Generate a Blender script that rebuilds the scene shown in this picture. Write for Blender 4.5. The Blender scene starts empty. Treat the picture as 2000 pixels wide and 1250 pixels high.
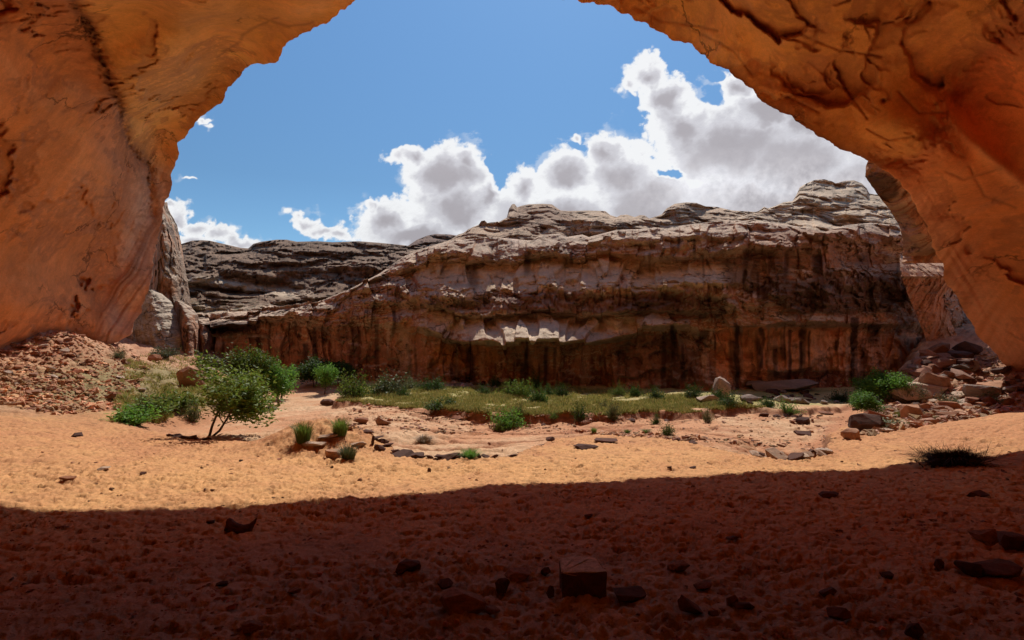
import bpy, bmesh, math, random
import numpy as np
from mathutils import Vector, Matrix, Euler
random.seed(7); rng = np.random.default_rng(7)
C = bpy.context.scene.collection
F = 1100.0; HZ = 650.0; EYE = 1.7          # lens in pixels of the 2000 px wide photograph, horizon row, eye height
SUN_EL, SUN_AZ = 50.0, 10.0                # azimuth to the right of the view direction (+Y)

# ------------------------------------------------------------------ noise
_p = rng.permutation(256); PERM = np.concatenate([_p, _p, _p]).astype(np.int32)
_g = rng.normal(size=(256, 3)); GR = (_g / np.linalg.norm(_g, axis=1)[:, None]).astype(np.float32); GX, GY, GZ = [np.ascontiguousarray(GR[:, k]) for k in range(3)]
def perlin(x, y, z):
    x, y, z = np.broadcast_arrays(np.asarray(x, np.float32), np.asarray(y, np.float32), np.asarray(z, np.float32))
    xf0 = np.floor(x); yf0 = np.floor(y); zf0 = np.floor(z)
    xi = xf0.astype(np.int32) & 255; yi = yf0.astype(np.int32) & 255; zi = zf0.astype(np.int32) & 255
    xf = x-xf0; yf = y-yf0; zf = z-zf0
    u = xf*xf*xf*(xf*(xf*6-15)+10); v = yf*yf*yf*(yf*(yf*6-15)+10); w = zf*zf*zf*(zf*(zf*6-15)+10)
    pa = PERM[xi]+yi; pb = PERM[xi+1]+yi
    p00 = PERM[pa]+zi; p01 = PERM[pa+1]+zi; p10 = PERM[pb]+zi; p11 = PERM[pb+1]+zi
    def g(h, a, b, c):
        h = PERM[h]; return GX[h]*(xf-a)+GY[h]*(yf-b)+GZ[h]*(zf-c)
    def l(c, hc):
        r0 = g(p00+hc, 0, 0, c); r0 = r0+(g(p10+hc, 1, 0, c)-r0)*u
        r1 = g(p01+hc, 0, 1, c); r1 = r1+(g(p11+hc, 1, 1, c)-r1)*u
        return r0+(r1-r0)*v
    a = l(0, 0); return a+(l(1, 1)-a)*w
def fbm(x, y, z, o=4, gain=.5):
    s = 0; a = 1.0; f = 1.0
    for i in range(o):
        s = s + a*perlin(x*f+i*17.3, y*f+i*9.1, z*f+i*31.7); a *= gain; f *= 2.03
    return s
def ridged(x, y, z, o=4, gain=.5):
    s = 0; a = 1.0; f = 1.0
    for i in range(o):
        s = s + a*(1-np.abs(perlin(x*f+i*7.3, y*f+i*19.1, z*f+i*3.7))*2.2); a *= gain; f *= 2.07
    return s
def sstep(a, b, x):
    t = np.clip((x-a)/(b-a), 0, 1); return t*t*(3-2*t)
def terr(n, k, sharp=.12):                  # flakes: plateaus with sharp little steps
    v = n*k; f = np.floor(v); r = v-f
    return (f+sstep(.5-sharp, .5+sharp, r))/k
def mix(a, b, t): return a*(1-t)+b*t
def W(px, py, d): return np.stack([d*(px-1000)/F, d+0*px, EYE-d*(py-HZ)/F], -1)

# ------------------------------------------------------------------ rbf (multiquadric + plane)
class RBF:
    def __init__(s, P, V, c):
        P = np.array(P, float); V = np.array(V, float); s.P = P; s.c = c; n = len(P)
        K = np.sqrt(((P[:, None]-P[None])**2).sum(-1)+c*c)
        A = np.hstack([np.ones((n, 1)), P]); m = A.shape[1]
        M = np.zeros((n+m, n+m)); M[:n, :n] = K; M[:n, n:] = A; M[n:, :n] = A.T
        s.w = np.linalg.lstsq(M, np.concatenate([V, np.zeros(m)]), rcond=None)[0]
    def __call__(s, Q):
        sh = Q.shape[:-1]; Q = Q.reshape(-1, Q.shape[-1]); out = np.zeros(len(Q)); n = len(s.P)
        for i in range(n): out += s.w[i]*np.sqrt(((Q-s.P[i])**2).sum(-1)+s.c**2)
        out += s.w[n]+Q@s.w[n+1:]
        return out.reshape(sh)

# ------------------------------------------------------------------ object helpers
def tag(o, label=None, cat=None, group=None, kind=None):
    if label: o['label'] = label
    if cat: o['category'] = cat
    if group: o['group'] = group
    if kind: o['kind'] = kind
    return o
def link(o, parent=None):
    C.objects.link(o)
    if parent: o.parent = parent
    return o
def mesh_np(name, V, Fq, mat, col=None, smooth=True):
    me = bpy.data.meshes.new(name)
    V = np.ascontiguousarray(V.reshape(-1, 3), np.float32); Fq = np.ascontiguousarray(Fq, np.int32)
    k = Fq.shape[1]
    me.vertices.add(len(V)); me.vertices.foreach_set('co', V.ravel())
    me.loops.add(Fq.size); me.loops.foreach_set('vertex_index', Fq.ravel())
    me.polygons.add(len(Fq)); me.polygons.foreach_set('loop_start', np.arange(0, Fq.size, k, dtype=np.int32))
    me.polygons.foreach_set('loop_total', np.full(len(Fq), k, np.int32))
    me.polygons.foreach_set('use_smooth', np.full(len(Fq), smooth))
    me.update(calc_edges=True); me.materials.append(mat)
    if col is not None:
        a = me.attributes.new('Col', 'FLOAT_COLOR', 'POINT')
        c = np.ones((len(V), 4), np.float32); c[:, :3] = np.clip(col.reshape(-1, 3), 0.004, .95); a.data.foreach_set('color', c.ravel())
    return me
def grid_faces(h, w, wrap=False):
    i = np.arange(h-1)[:, None]; j = np.arange(w if wrap else w-1)[None]; j2 = (j+1) % w
    return np.stack([i*w+j, i*w+j2, (i+1)*w+j2, (i+1)*w+j], -1).reshape(-1, 4)
def grid_normals(P):
    du = np.gradient(P, axis=1); dv = np.gradient(P, axis=0); n = np.cross(du, dv)
    return n/np.maximum(np.linalg.norm(n, axis=-1, keepdims=True), 1e-9)

# ------------------------------------------------------------------ materials
def nt(m): m.use_nodes = True; return m.node_tree, m.node_tree.nodes, m.node_tree.links
def rock_material(name, base=None, noise_scale=1.0, bump=.6, bump_dist=.08, strata=0.0, varc=.35, crack=.0, rough=.92):
    m = bpy.data.materials.new(name); t, N, L = nt(m); b = N['Principled BSDF']
    b.inputs['Roughness'].default_value = rough; b.inputs['Specular IOR Level'].default_value = .15
    tc = N.new('ShaderNodeTexCoord')
    if base is None:
        at = N.new('ShaderNodeAttribute'); at.attribute_name = 'Col'; csock = at.outputs['Color']
    else:
        oi = N.new('ShaderNodeObjectInfo'); cr = N.new('ShaderNodeValToRGB'); el = cr.color_ramp.elements
        while len(el) < len(base): el.new(.5)
        for i, c in enumerate(base): el[i].position = i/(len(base)-1); el[i].color = (*c, 1)
        L.new(oi.outputs['Random'], cr.inputs[0]); csock = cr.outputs[0]
    mp = N.new('ShaderNodeMapping'); mp.inputs['Scale'].default_value = (noise_scale,)*3
    L.new(tc.outputs['Object'], mp.inputs[0])
    n1 = N.new('ShaderNodeTexNoise'); n1.inputs['Scale'].default_value = 1.3; n1.inputs['Detail'].default_value = 10; n1.inputs['Roughness'].default_value = .68
    n2 = N.new('ShaderNodeTexNoise'); n2.inputs['Scale'].default_value = 9; n2.inputs['Detail'].default_value = 7; n2.inputs['Roughness'].default_value = .7
    L.new(mp.outputs[0], n1.inputs[0]); L.new(mp.outputs[0], n2.inputs[0])
    mr = N.new('ShaderNodeMapRange'); mr.inputs[1].default_value = .3; mr.inputs[2].default_value = .7; mr.inputs[3].default_value = 1-varc; mr.inputs[4].default_value = 1+varc
    L.new(n1.outputs[0], mr.inputs[0])
    mr2 = N.new('ShaderNodeMapRange'); mr2.inputs[1].default_value = .3; mr2.inputs[2].default_value = .7; mr2.inputs[3].default_value = 1-varc*.7; mr2.inputs[4].default_value = 1+varc*.7
    L.new(n2.outputs[0], mr2.inputs[0])
    n4 = N.new('ShaderNodeTexNoise'); n4.inputs['Scale'].default_value = 38; n4.inputs['Detail'].default_value = 4; n4.inputs['Roughness'].default_value = .75; L.new(mp.outputs[0], n4.inputs[0])
    mr4 = N.new('ShaderNodeMapRange'); mr4.inputs[1].default_value = .3; mr4.inputs[2].default_value = .7; mr4.inputs[3].default_value = 1-varc*.8; mr4.inputs[4].default_value = 1+varc*.8; L.new(n4.outputs[0], mr4.inputs[0])
    m4 = N.new('ShaderNodeMath'); m4.operation = 'MULTIPLY'; L.new(mr4.outputs[0], m4.inputs[0]); L.new(mr2.outputs[0], m4.inputs[1])
    mm = N.new('ShaderNodeMath'); mm.operation = 'MULTIPLY'; L.new(mr.outputs[0], mm.inputs[0]); L.new(m4.outputs[0], mm.inputs[1])
    vm = N.new('ShaderNodeVectorMath'); vm.operation = 'SCALE'; L.new(csock, vm.inputs[0]); L.new(mm.outputs[0], vm.inputs['Scale'])
    L.new(vm.outputs[0], b.inputs['Base Color'])
    ad = N.new('ShaderNodeMath'); ad.operation = 'ADD'; L.new(n1.outputs[0], ad.inputs[0])
    q = N.new('ShaderNodeMath'); q.operation = 'MULTIPLY'; q.inputs[1].default_value = .35; L.new(n2.outputs[0], q.inputs[0]); L.new(q.outputs[0], ad.inputs[1])
    hs = ad.outputs[0]
    if strata:
        mp2 = N.new('ShaderNodeMapping'); mp2.inputs['Scale'].default_value = (.25, .25, 3.2); L.new(mp.outputs[0], mp2.inputs[0])
        n3 = N.new('ShaderNodeTexNoise'); n3.inputs['Scale'].default_value = 1.0; n3.inputs['Detail'].default_value = 6; n3.inputs['Distortion'].default_value = .4; L.new(mp2.outputs[0], n3.inputs[0])
        q2 = N.new('ShaderNodeMath'); q2.operation = 'MULTIPLY_ADD'; q2.inputs[1].default_value = strata; L.new(n3.outputs[0], q2.inputs[0]); L.new(hs, q2.inputs[2]); hs = q2.outputs[0]
    if crack:
        nd = N.new('ShaderNodeTexNoise'); nd.inputs['Scale'].default_value = crack*1.5; nd.inputs['Detail'].default_value = 5; nd.inputs['Roughness'].default_value = .65; L.new(tc.outputs['Object'], nd.inputs[0])
        sc_ = N.new('ShaderNodeVectorMath'); sc_.operation = 'MULTIPLY_ADD'; L.new(nd.outputs['Color'], sc_.inputs[0]); sc_.inputs[1].default_value = (1.1/crack,)*3; L.new(tc.outputs['Object'], sc_.inputs[2])
        mpv = N.new('ShaderNodeMapping'); mpv.inputs['Scale'].default_value = (1, .6, 1.35); L.new(sc_.outputs[0], mpv.inputs[0])
        vo = N.new('ShaderNodeTexVoronoi'); vo.feature = 'DISTANCE_TO_EDGE'; vo.inputs['Scale'].default_value = crack; L.new(mpv.outputs[0], vo.inputs[0])
        e1 = N.new('ShaderNodeMapRange'); e1.inputs[1].default_value = 0; e1.inputs[2].default_value = .028; e1.inputs[3].default_value = 1; e1.inputs[4].default_value = 0; L.new(vo.outputs['Distance'], e1.inputs[0])
        mk = N.new('ShaderNodeTexNoise'); mk.inputs['Scale'].default_value = crack*1.1; mk.inputs['Detail'].default_value = 3; mpk = N.new('ShaderNodeMapping'); mpk.inputs['Location'].default_value = (7, 3, 9); L.new(tc.outputs['Object'], mpk.inputs[0]); L.new(mpk.outputs[0], mk.inputs[0])
        e2 = N.new('ShaderNodeMapRange'); e2.inputs[1].default_value = .50; e2.inputs[2].default_value = .62; L.new(mk.outputs[0], e2.inputs[0])
        em_ = N.new('ShaderNodeMath'); em_.operation = 'MULTIPLY'; L.new(e1.outputs[0], em_.inputs[0]); L.new(e2.outputs[0], em_.inputs[1])
        dk = N.new('ShaderNodeMath'); dk.operation = 'MULTIPLY_ADD'; L.new(em_.outputs[0], dk.inputs[0]); dk.inputs[1].default_value = -.62; dk.inputs[2].default_value = 1
        v2 = N.new('ShaderNodeVectorMath'); v2.operation = 'SCALE'; L.new(vm.outputs[0], v2.inputs[0]); L.new(dk.outputs[0], v2.inputs['Scale']); L.new(v2.outputs[0], b.inputs['Base Color'])
        hh = N.new('ShaderNodeMath'); hh.operation = 'MULTIPLY_ADD'; L.new(em_.outputs[0], hh.inputs[0]); hh.inputs[1].default_value = -.9; L.new(hs, hh.inputs[2]); hs = hh.outputs[0]
    bp = N.new('ShaderNodeBump'); bp.inputs['Strength'].default_value = bump; bp.inputs['Distance'].default_value = bump_dist
    L.new(hs, bp.inputs['Height']); L.new(bp.outputs[0], b.inputs['Normal'])
    return m
def leaf_material(name, cols, transl=.35):
    m = bpy.data.materials.new(name); t, N, L = nt(m); b = N['Principled BSDF']; out = N['Material Output']
    g = N.new('ShaderNodeNewGeometry'); cr = N.new('ShaderNodeValToRGB'); el = cr.color_ramp.elements
    while len(el) < len(cols): el.new(.5)
    for i, c in enumerate(cols): el[i].position = i/(len(cols)-1); el[i].color = (*c, 1)
    L.new(g.outputs['Random Per Island'], cr.inputs[0])
    oi = N.new('ShaderNodeObjectInfo'); mr = N.new('ShaderNodeMapRange'); mr.inputs[3].default_value = .75; mr.inputs[4].default_value = 1.25; L.new(oi.outputs['Random'], mr.inputs[0])
    vm = N.new('ShaderNodeVectorMath'); vm.operation = 'SCALE'; L.new(cr.outputs[0], vm.inputs[0]); L.new(mr.outputs[0], vm.inputs['Scale'])
    L.new(vm.outputs[0], b.inputs['Base Color']); b.inputs['Roughness'].default_value = .6; b.inputs['Specular IOR Level'].default_value = .25
    tr = N.new('ShaderNodeBsdfTranslucent'); L.new(vm.outputs[0], tr.inputs[0])
    mx = N.new('ShaderNodeMixShader'); mx.inputs[0].default_value = transl
    L.new(b.outputs[0], mx.inputs[1]); L.new(tr.outputs[0], mx.inputs[2]); L.new(mx.outputs[0], out.inputs[0])
    return m
M = {}
M['alcove'] = rock_material('alcove_rock', noise_scale=1.0, bump=.6, bump_dist=.09, varc=.15, crack=.26)
M['cliff'] = rock_material('cliff_rock', noise_scale=1.0, bump=.9, bump_dist=.26, strata=.5, varc=.22, crack=.42)
M['sand'] = rock_material('sand', noise_scale=7.0, bump=1.0, bump_dist=.035, varc=.22)
RED = [(.20,.085,.045), (.34,.15,.08), (.26,.12,.075), (.42,.22,.13), (.30,.17,.12)]
M['rock_red'] = rock_material('red_rock', RED, 3.0, .7, .03, varc=.3)
M['rock_dark'] = rock_material('dark_rock', [(.065,.032,.024), (.12,.055,.038), (.085,.045,.034)], 4.0, .7, .02, varc=.3)
M['rock_pale'] = rock_material('pale_rock', [(.40,.27,.19), (.50,.36,.26), (.44,.33,.26)], 3.0, .7, .03, varc=.3)
M['rock_grey'] = rock_material('grey_rock', [(.20,.15,.12), (.30,.23,.19), (.24,.18,.15)], 3.0, .7, .03, varc=.3)
M['leaf_dark'] = leaf_material('leaf_dark', [(.028,.050,.010), (.05,.10,.018), (.07,.14,.022), (.04,.08,.015)])
M['leaf_green'] = leaf_material('leaf_green', [(.075,.12,.018), (.13,.20,.03), (.20,.27,.045), (.10,.16,.025)], .4)
M['leaf_bright'] = leaf_material('leaf_bright', [(.07,.17,.02), (.13,.28,.035), (.18,.33,.05), (.09,.2,.03)], .45)
M['leaf_sage'] = leaf_material('leaf_sage', [(.07,.09,.035), (.11,.14,.05), (.15,.17,.07), (.20,.19,.09)], .25)
M['grass'] = leaf_material('grass_blade', [(.16,.20,.04), (.28,.29,.07), (.44,.38,.12), (.56,.45,.18), (.34,.33,.08)], .3)
M['dry'] = leaf_material('dry_stem', [(.22,.15,.08), (.32,.22,.12), (.16,.10,.06)], .15)
M['bark'] = rock_material('bark', [(.10,.07,.05), (.14,.10,.07)], 12.0, .6, .01, varc=.3)
M['deadwood'] = rock_material('dead_twig', [(.05,.035,.03), (.08,.055,.045)], 12.0, .5, .01, varc=.3)

# ------------------------------------------------------------------ terrain height
def gp(px, py, d): return (d*(px-1000)/F, d), EYE-d*(py-HZ)/F
A_pts = [gp(*q) for q in [(900,894,12.1),(1000,890,12.4),(1060,868,14.3),(1200,846,17),(1300,856,15.8),(1400,875,13.8),(1560,893,12.2),(720,875,13.6),
 (540,872,13.6),(350,855,16),(200,815,18.5),(0,800,20),(1640,850,16),(1700,822,20),(2000,792,23),(1850,800,22),
 (0,690,31),(110,650,35),(190,672,40),(240,690,38),(330,690,44),(400,725,44),(330,750,31),(250,740,30),(300,790,23),(380,780,28),(100,740,27),
 (1760,790,27),(1830,705,31),(1900,682,32.5),(1960,708,30.5),(2000,742,28),(1850,758,27),(1950,770,27),(1720,800,25)]]
A_pts += [((0,0),0),((-6,3),-.2),((6,3),-.2),((0,6),-.47),((-7,7.5),-.55),((7,8.5),-.62),((0,9.5),-.75),((-12,8),-.2),((14,8),-.3),((-20,10),1.2),((18,10),1.0),((0,-3),.1),((-40,40),4),((42,40),3)]
B_pts = [gp(*q) for q in [(900,880,16),(900,830,21),(440,852,17.6),(600,760,41),(560,800,29),(1000,838,20.5),(1200,832,20),(1400,830,20),(1500,860,17),(1620,820,22),(1700,800,26),(700,800,24),(1400,885,14.5),(640,740,46),(480,745,46)]]
B_pts += [((-3,14.5),-1.65),((0,14),-1.7),((6,13.8),-1.65),((-9,18),-1.6)]
T_pts = [gp(*q) for q in [(650,785,26.7),(750,795,24.4),(900,806,21.6),(1000,810,21.3),(1130,812,20.7),(1250,810,21.3),(1350,803,22.3),(1500,801,22.7),(1650,797,24),
 (700,752,40),(1000,757,36),(850,750,38),(1100,757,36),(1250,768,34),(1350,770,32),(1450,768,33),(1600,772,33),(1700,790,28),(1800,750,34)]]
zA_ = RBF([p for p, z in A_pts], [z for p, z in A_pts], 1.5)
zB_ = RBF([p for p, z in B_pts], [z for p, z in B_pts], 2.0)
zT_ = RBF([p for p, z in T_pts], [z for p, z in T_pts], 2.0)
B1x = [-16,-13.0,-9.9,-7,-5.2,-3.5,-2.3,-1.1,0,.78,1.4,3.1,4.3,5.0,5.4,6.2,7.3,8.6,9.6,12]
B1y = [17,17.4,16.3,15.0,14.1,13.7,12.5,12.1,12.4,14.3,15.8,17,15.8,13.8,12.6,12.2,13,15.2,17,19]
B2x = [-16,-12,-10,-8.6,-5.6,-2,0,2.4,4.8,7.1,10.3,13.9,18,24]
B2y = [70,45,34,26.7,24.6,21.7,21.3,20.7,21.3,22.3,22.7,24,27,30]
def zones(x, y):
    n1 = fbm(x*.9, y*.9, 0*x, 3)*.45
    n2 = fbm(x*.7+9, y*.7, 0*x, 4)*1.0
    b1 = np.interp(x, B1x, B1y)+n1
    b2 = np.interp(x, B2x, B2y)+n2
    xl = np.interp(y, [16,20,25,30,38,50], [-13.5,-13.6,-14.3,-16,-19,-25])+n2*.6
    xr = np.interp(y, [14,16,21,25,30,36,44], [8.6,9.6,13.0,15.6,20.6,26,32])+n2*.6
    wB = sstep(0, .45+sstep(-9, -14, x)*2.5, y-b1)*sstep(-.5, 2.6, x-xl)*sstep(-.3, 1.6, xr-x)
    wT = sstep(0, .5, y-b2)*sstep(0, 1.5, np.minimum(x-xl, xr-x))
    return wB, wT, xl, xr, b1, b2
def height(x, y, detail=True):
    x = np.asarray(x, float); y = np.asarray(y, float)
    xc = np.clip(x, -45, 45); yc = np.clip(y, -4, 46); Q = np.stack([xc, yc], -1)
    wB, wT, xl, xr, b1, b2 = zones(x, y)
    a = zA_(Q); b = zB_(np.stack([np.clip(x,-22,18), np.clip(y,13,46)], -1)); t = zT_(np.stack([np.clip(x,-14,26), np.clip(y,20,44)], -1))
    a = np.where(y < -3, a+(-3-y)*.25, a)
    d2 = (x+4.55)**2*.6+(y-13.7)**2                         # the little hummock that carries shrubs
    a = a+.52*np.exp(-d2/1.2)+.10*ridged(x*1.6, y*2.2, 0*x+4, 3)*np.exp(-d2/1.4)
    z = mix(a, b, wB); z = mix(z, t, wT)
    z = z+.35*np.exp(-((x-9.5)**2/8+(y-28)**2/10))*wT
    # far away everything sinks to a flat plain beyond the cliffs
    r = np.hypot(x, y); z = mix(z, -2.2, sstep(55, 75, r))
    if detail:
        talL = sstep(0, 2.5, xl-x)*sstep(15, 19, y); talR = sstep(-.5, 1.5, x-xr)*sstep(22.0, 24.5, y)
        tal = np.maximum(talL, talR)
        z = z+fbm(x*.35, y*.35, 0*x+3, 3)*.10
        z = z+tal*(ridged(x*.9, y*.9, 0*x+5, 4)-.9)*.28
        rough = sstep(-.2, .6, fbm(x*.25+4, y*.25, 0*x, 2)+.2)*wB*(1-wT)
        chn = np.exp(-(fbm(x*.16+2, y*.42+5, 0*x+11, 3)/.045)**2)*wB*(1-wT)*sstep(-12, -6, x); z = z-chn*.13
        z = z+rough*.14*(ridged(x*1.1, y*2.5, 0*x+8, 3)-1)
        z = z+wT*.10*fbm(x*1.2, y*1.2, 0*x+1, 3)
    return z
HX = np.arange(-62, 62, .12); HY = np.arange(1, 62, .12); HM = height(HX[None]+0*HY[:, None], HY[:, None]+0*HX[None]).astype(np.float32)
def hfast(x, y):
    u = np.clip((x-HX[0])/.12, 0, len(HX)-1.01); v = np.clip((y-HY[0])/.12, 0, len(HY)-1.01); i = u.astype(int); j = v.astype(int); a = u-i; b = v-j
    return (HM[j, i]*(1-a)+HM[j, i+1]*a)*(1-b)+(HM[j+1, i]*(1-a)+HM[j+1, i+1]*a)*b
def ground_px(px, py, lo=2.0, hi=60.0):
    ds = lo*np.exp(np.linspace(0, math.log(hi/lo), 900))
    zz = hfast(ds*(px-1000)/F, ds); ray = EYE-ds*(py-HZ)/F
    k = np.where(ray <= zz)[0]
    d = ds[k[0]] if len(k) else 40.0
    return Vector((d*(px-1000)/F, d, float(height(d*(px-1000)/F, d))))

# ------------------------------------------------------------------ ground sheet
def build_ground():
    az = np.concatenate([np.linspace(-180, -56, 60, endpoint=False), np.linspace(-56, -46, 60, endpoint=False), np.linspace(-46, 46, 960, endpoint=False), np.linspace(46, 56, 60, endpoint=False), np.linspace(56, 180, 60, endpoint=False)])
    r = np.concatenate([[.02, .6, 1.2], 1.8*np.exp(np.linspace(0, math.log(62/1.8), 600)), [75, 100, 160, 300, 600]])
    a = np.radians(az)[None]; R = r[:, None]; x = R*np.sin(a); y = R*np.cos(a)
    z = height(x, y); wB, wT, xl, xr, b1, b2 = zones(x, y)
    near = 1-sstep(18, 26, R); talL = sstep(0, 2.5, xl-x)*sstep(15, 19, y); talR = sstep(-.5, 1.5, x-xr)*sstep(22, 24.5, y)
    A = (1-wB)*(1-np.maximum(talL, talR))
    # trampled sand: dimples and small lips
    f1 = fbm(x*4.6, y*4.6, 0*x, 4, .66); f2 = np.abs(perlin(x*7.5+3, y*8.5, 0*x+1.5)); f3 = np.abs(perlin(x*4.3+8, y*4.3, 0*x+7.5))
    f4 = fbm(x*7, y*7, 0*x+4, 3, .6); fl = np.clip(fbm(x*3.2, y*6.5, 0*x+14, 4, .65)-.12, 0, 1); dim = (-fl*.09+f1*.026-np.clip(.22-f2, 0, 1)*.085+np.clip(.12-f3, 0, 1)*.09+f4*.025+fbm(x*13, y*16, 0*x+2, 2, .6)*.016)*.95*(.65+1.1*np.clip(.5+fbm(x*.6, y*.6, 0*x+21, 3), 0, 1))
    z = z+A*near*dim*(.95)+ (1-A)*near*f1*.03
    P = np.stack([x, y, z], -1)
    n = grid_normals(P)
    big = fbm(x*.12, y*.12, 0*x+2, 3)[..., None]; med = fbm(x*.8, y*.8, 0*x+6, 4)[..., None]
    orange = np.array([.52, .245, .115]); gold = np.array([.66, .355, .15]); pale = np.array([.62, .40, .235]); red = np.array([.42, .17, .085])
    band = sstep(0, 1, 1-np.abs((np.hypot(x, y)-11.0)/5))[..., None]*sstep(-14, -2, x)[..., None]
    c = mix(orange, gold, np.clip(.22+band*.6+big*.7+med*.6+fbm(x*3, y*3, 0*x+5, 3)[..., None]*.35, 0, 1))
    cs = mix(pale, np.array([.54,.27,.14]), np.clip(.42+big*1.6+med*1.0, 0, 1))
    ct = mix(np.array([.34,.29,.10]), np.array([.50,.39,.18]), np.clip(.5+big+med, 0, 1))
    ctl = mix(np.array([.40,.18,.10]), np.array([.58,.33,.20]), np.clip(.5+med*1.2+big, 0, 1))
    w3 = wB[..., None]; wt = wT[..., None]
    c = c*(1-np.clip(fl*1.3, 0, .38))[..., None]; c = mix(c, cs, w3); c = mix(c, ct, wt*sstep(.4, 2.2, y-b2)[..., None])  # shade of the dents painted into the sand colour
    chn = (np.exp(-((fbm(x*.16+2, y*.42+5, 0*x+11, 3)-.05)/.05)**2)*wB*(1-wT)*sstep(-12, -6, x))[..., None]; c = mix(c, np.array([.40,.17,.09]), chn*.55)
    step = (wB*(1-wB)*4)[..., None]; c = mix(c, red, np.clip(step, 0, 1)*.7)
    step = (wT*(1-wT)*4)[..., None]; c = mix(c, red*.8, np.clip(step, 0, 1)*.85)
    c = mix(c, ctl, np.maximum(talL, talR)[..., None])
    gr = np.exp(-(((x+17.5)/5.5)**2+((y-30)/9)**2))[..., None]; c = mix(c, np.array([.26,.22,.10]), np.clip(gr*1.5*(1-wB[..., None])+med*.3*gr, 0, .85))
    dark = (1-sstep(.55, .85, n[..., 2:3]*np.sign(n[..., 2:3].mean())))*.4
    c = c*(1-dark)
    fg = (1-sstep(4, 7.5, R))[..., None]; c = mix(c, np.array([.30, .215, .165])*(1+med*.5+fbm(x*2.5, y*2.5, 0*x+5, 3)[..., None]*.3), fg*.85)  # sand under the alcove shadow painted darker and greyer
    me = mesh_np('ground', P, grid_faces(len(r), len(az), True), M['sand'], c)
    o = link(bpy.data.objects.new('ground', me)); tag(o, 'orange trampled sand sloping down to a dry wash', 'ground', kind='structure')
build_ground()

# ------------------------------------------------------------------ alcove shell (a sphere-like cave wall round the viewer with one arched mouth)
lip = [(2080,850,29),(2000,744,29),(1960,708,29),(1912,660,29),(1880,604,28),(1848,548,25.5),(1815,460,22.5),(1795,410,20),(1768,368,18.8),(1740,338,18.3),(1700,316,17.9),
 (1640,290,18.0),(1560,240,18.4),(1500,205,19.2),(1450,160,19.6),(1390,120,20.3),(1350,90,21),(1300,70,21.3),(1250,42,21.5),(1190,12,21.5),(1112,1,21.5),(1050,-22,21),(950,-55,20),(850,-62,19.3),(760,-40,18.8),
 (697,0,18.5),(645,40,21),(600,60,22.5),(560,85,24.5),(540,121,26),(500,127,29),(480,133,31),(455,165,34),(430,203,36),(395,225,38.5),(375,250,40),(350,280,42),
 (340,330,43),(334,370,43),(320,410,43),(308,470,43),(292,560,42),(275,610,42),(255,655,41),(230,668,40.5),(205,675,40),(170,700,40),(120,760,38)]
cdir = np.array([0., 1., 0.]); rt = np.array([1., 0, 0]); up = np.array([0., 0, 1.])
def dirang(v):
    v = v/np.linalg.norm(v, axis=-1, keepdims=True)
    return np.arctan2(v@up, v@rt), np.arccos(np.clip(v@cdir, -1, 1))
lv = np.array([[(p-1000)/F, 1, (HZ-q)/F] for p, q, d in lip]); lw, lr = dirang(lv)
lw = np.where(lw < -1.6, lw+2*np.pi, lw)
lR = np.array([d for *_, d in lip])*np.linalg.norm(lv, axis=1)
ctl = [((p-1000)/F*d, d, (HZ-q)/F*d) for p, q, d in
 [(0,690,31),(0,560,29),(100,600,33),(160,560,37),(100,400,29),(0,300,24),(0,100,19),(0,0,17),(120,20,18),(200,150,23),(245,240,30),(285,320,39),(200,330,31),(230,450,38),
  (300,50,20),(330,200,31),(420,60,21),(500,0,18.5),(560,40,20.5),(400,150,30),(250,0,18),
  (2000,600,25),(1930,560,26),(1900,400,20),(1850,450,22.5),(2000,300,17.3),(2000,120,14.3),(2000,0,13),(1850,200,16.6),(1700,200,16.6),(1600,50,15.8),(1500,100,17.6),(1400,0,17.8),(1800,50,15),(1800,290,16.4),(1950,180,16.5)]]
ctl += [(0,0,15),(0,8,16.5),(-10,6,14),(10,6,13.5),(-24,4,4),(-22,4,10),(21,4,4),(19,4,9),(0,-9,2),(-14,-6,3),(13,-6,3),(0,-8,9),(-12,-5,10),(12,-5,10),(-27,16,6),(22,14,6),(-27,16,-2),(24,14,-2)]
cv = np.array(ctl); cv[:] = cv-np.array([0, 0, 0]); cv2 = cv.copy(); nV = 36
cv2[nV:, 2] -= EYE
cR = np.linalg.norm(cv2, axis=1); cD = cv2/cR[:, None]
lD = lv/np.linalg.norm(lv, axis=1, keepdims=True)
R_ = RBF(np.vstack([cD, lD]), np.concatenate([cR, lR]), .12)
def seg_dist(px, py, pts):
    d = np.full(px.shape, 1e9); s = np.zeros(px.shape)
    for (x0, y0), (x1, y1) in zip(pts[:-1], pts[1:]):
        dx, dy = x1-x0, y1-y0; t = np.clip(((px-x0)*dx+(py-y0)*dy)/(dx*dx+dy*dy), 0, 1)
        q = np.hypot(px-x0-t*dx, py-y0-t*dy); sg = np.sign((px-x0)*dy-(py-y0)*dx)
        s = np.where(q < d, sg, s); d = np.minimum(d, q)
    return d, s
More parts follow.
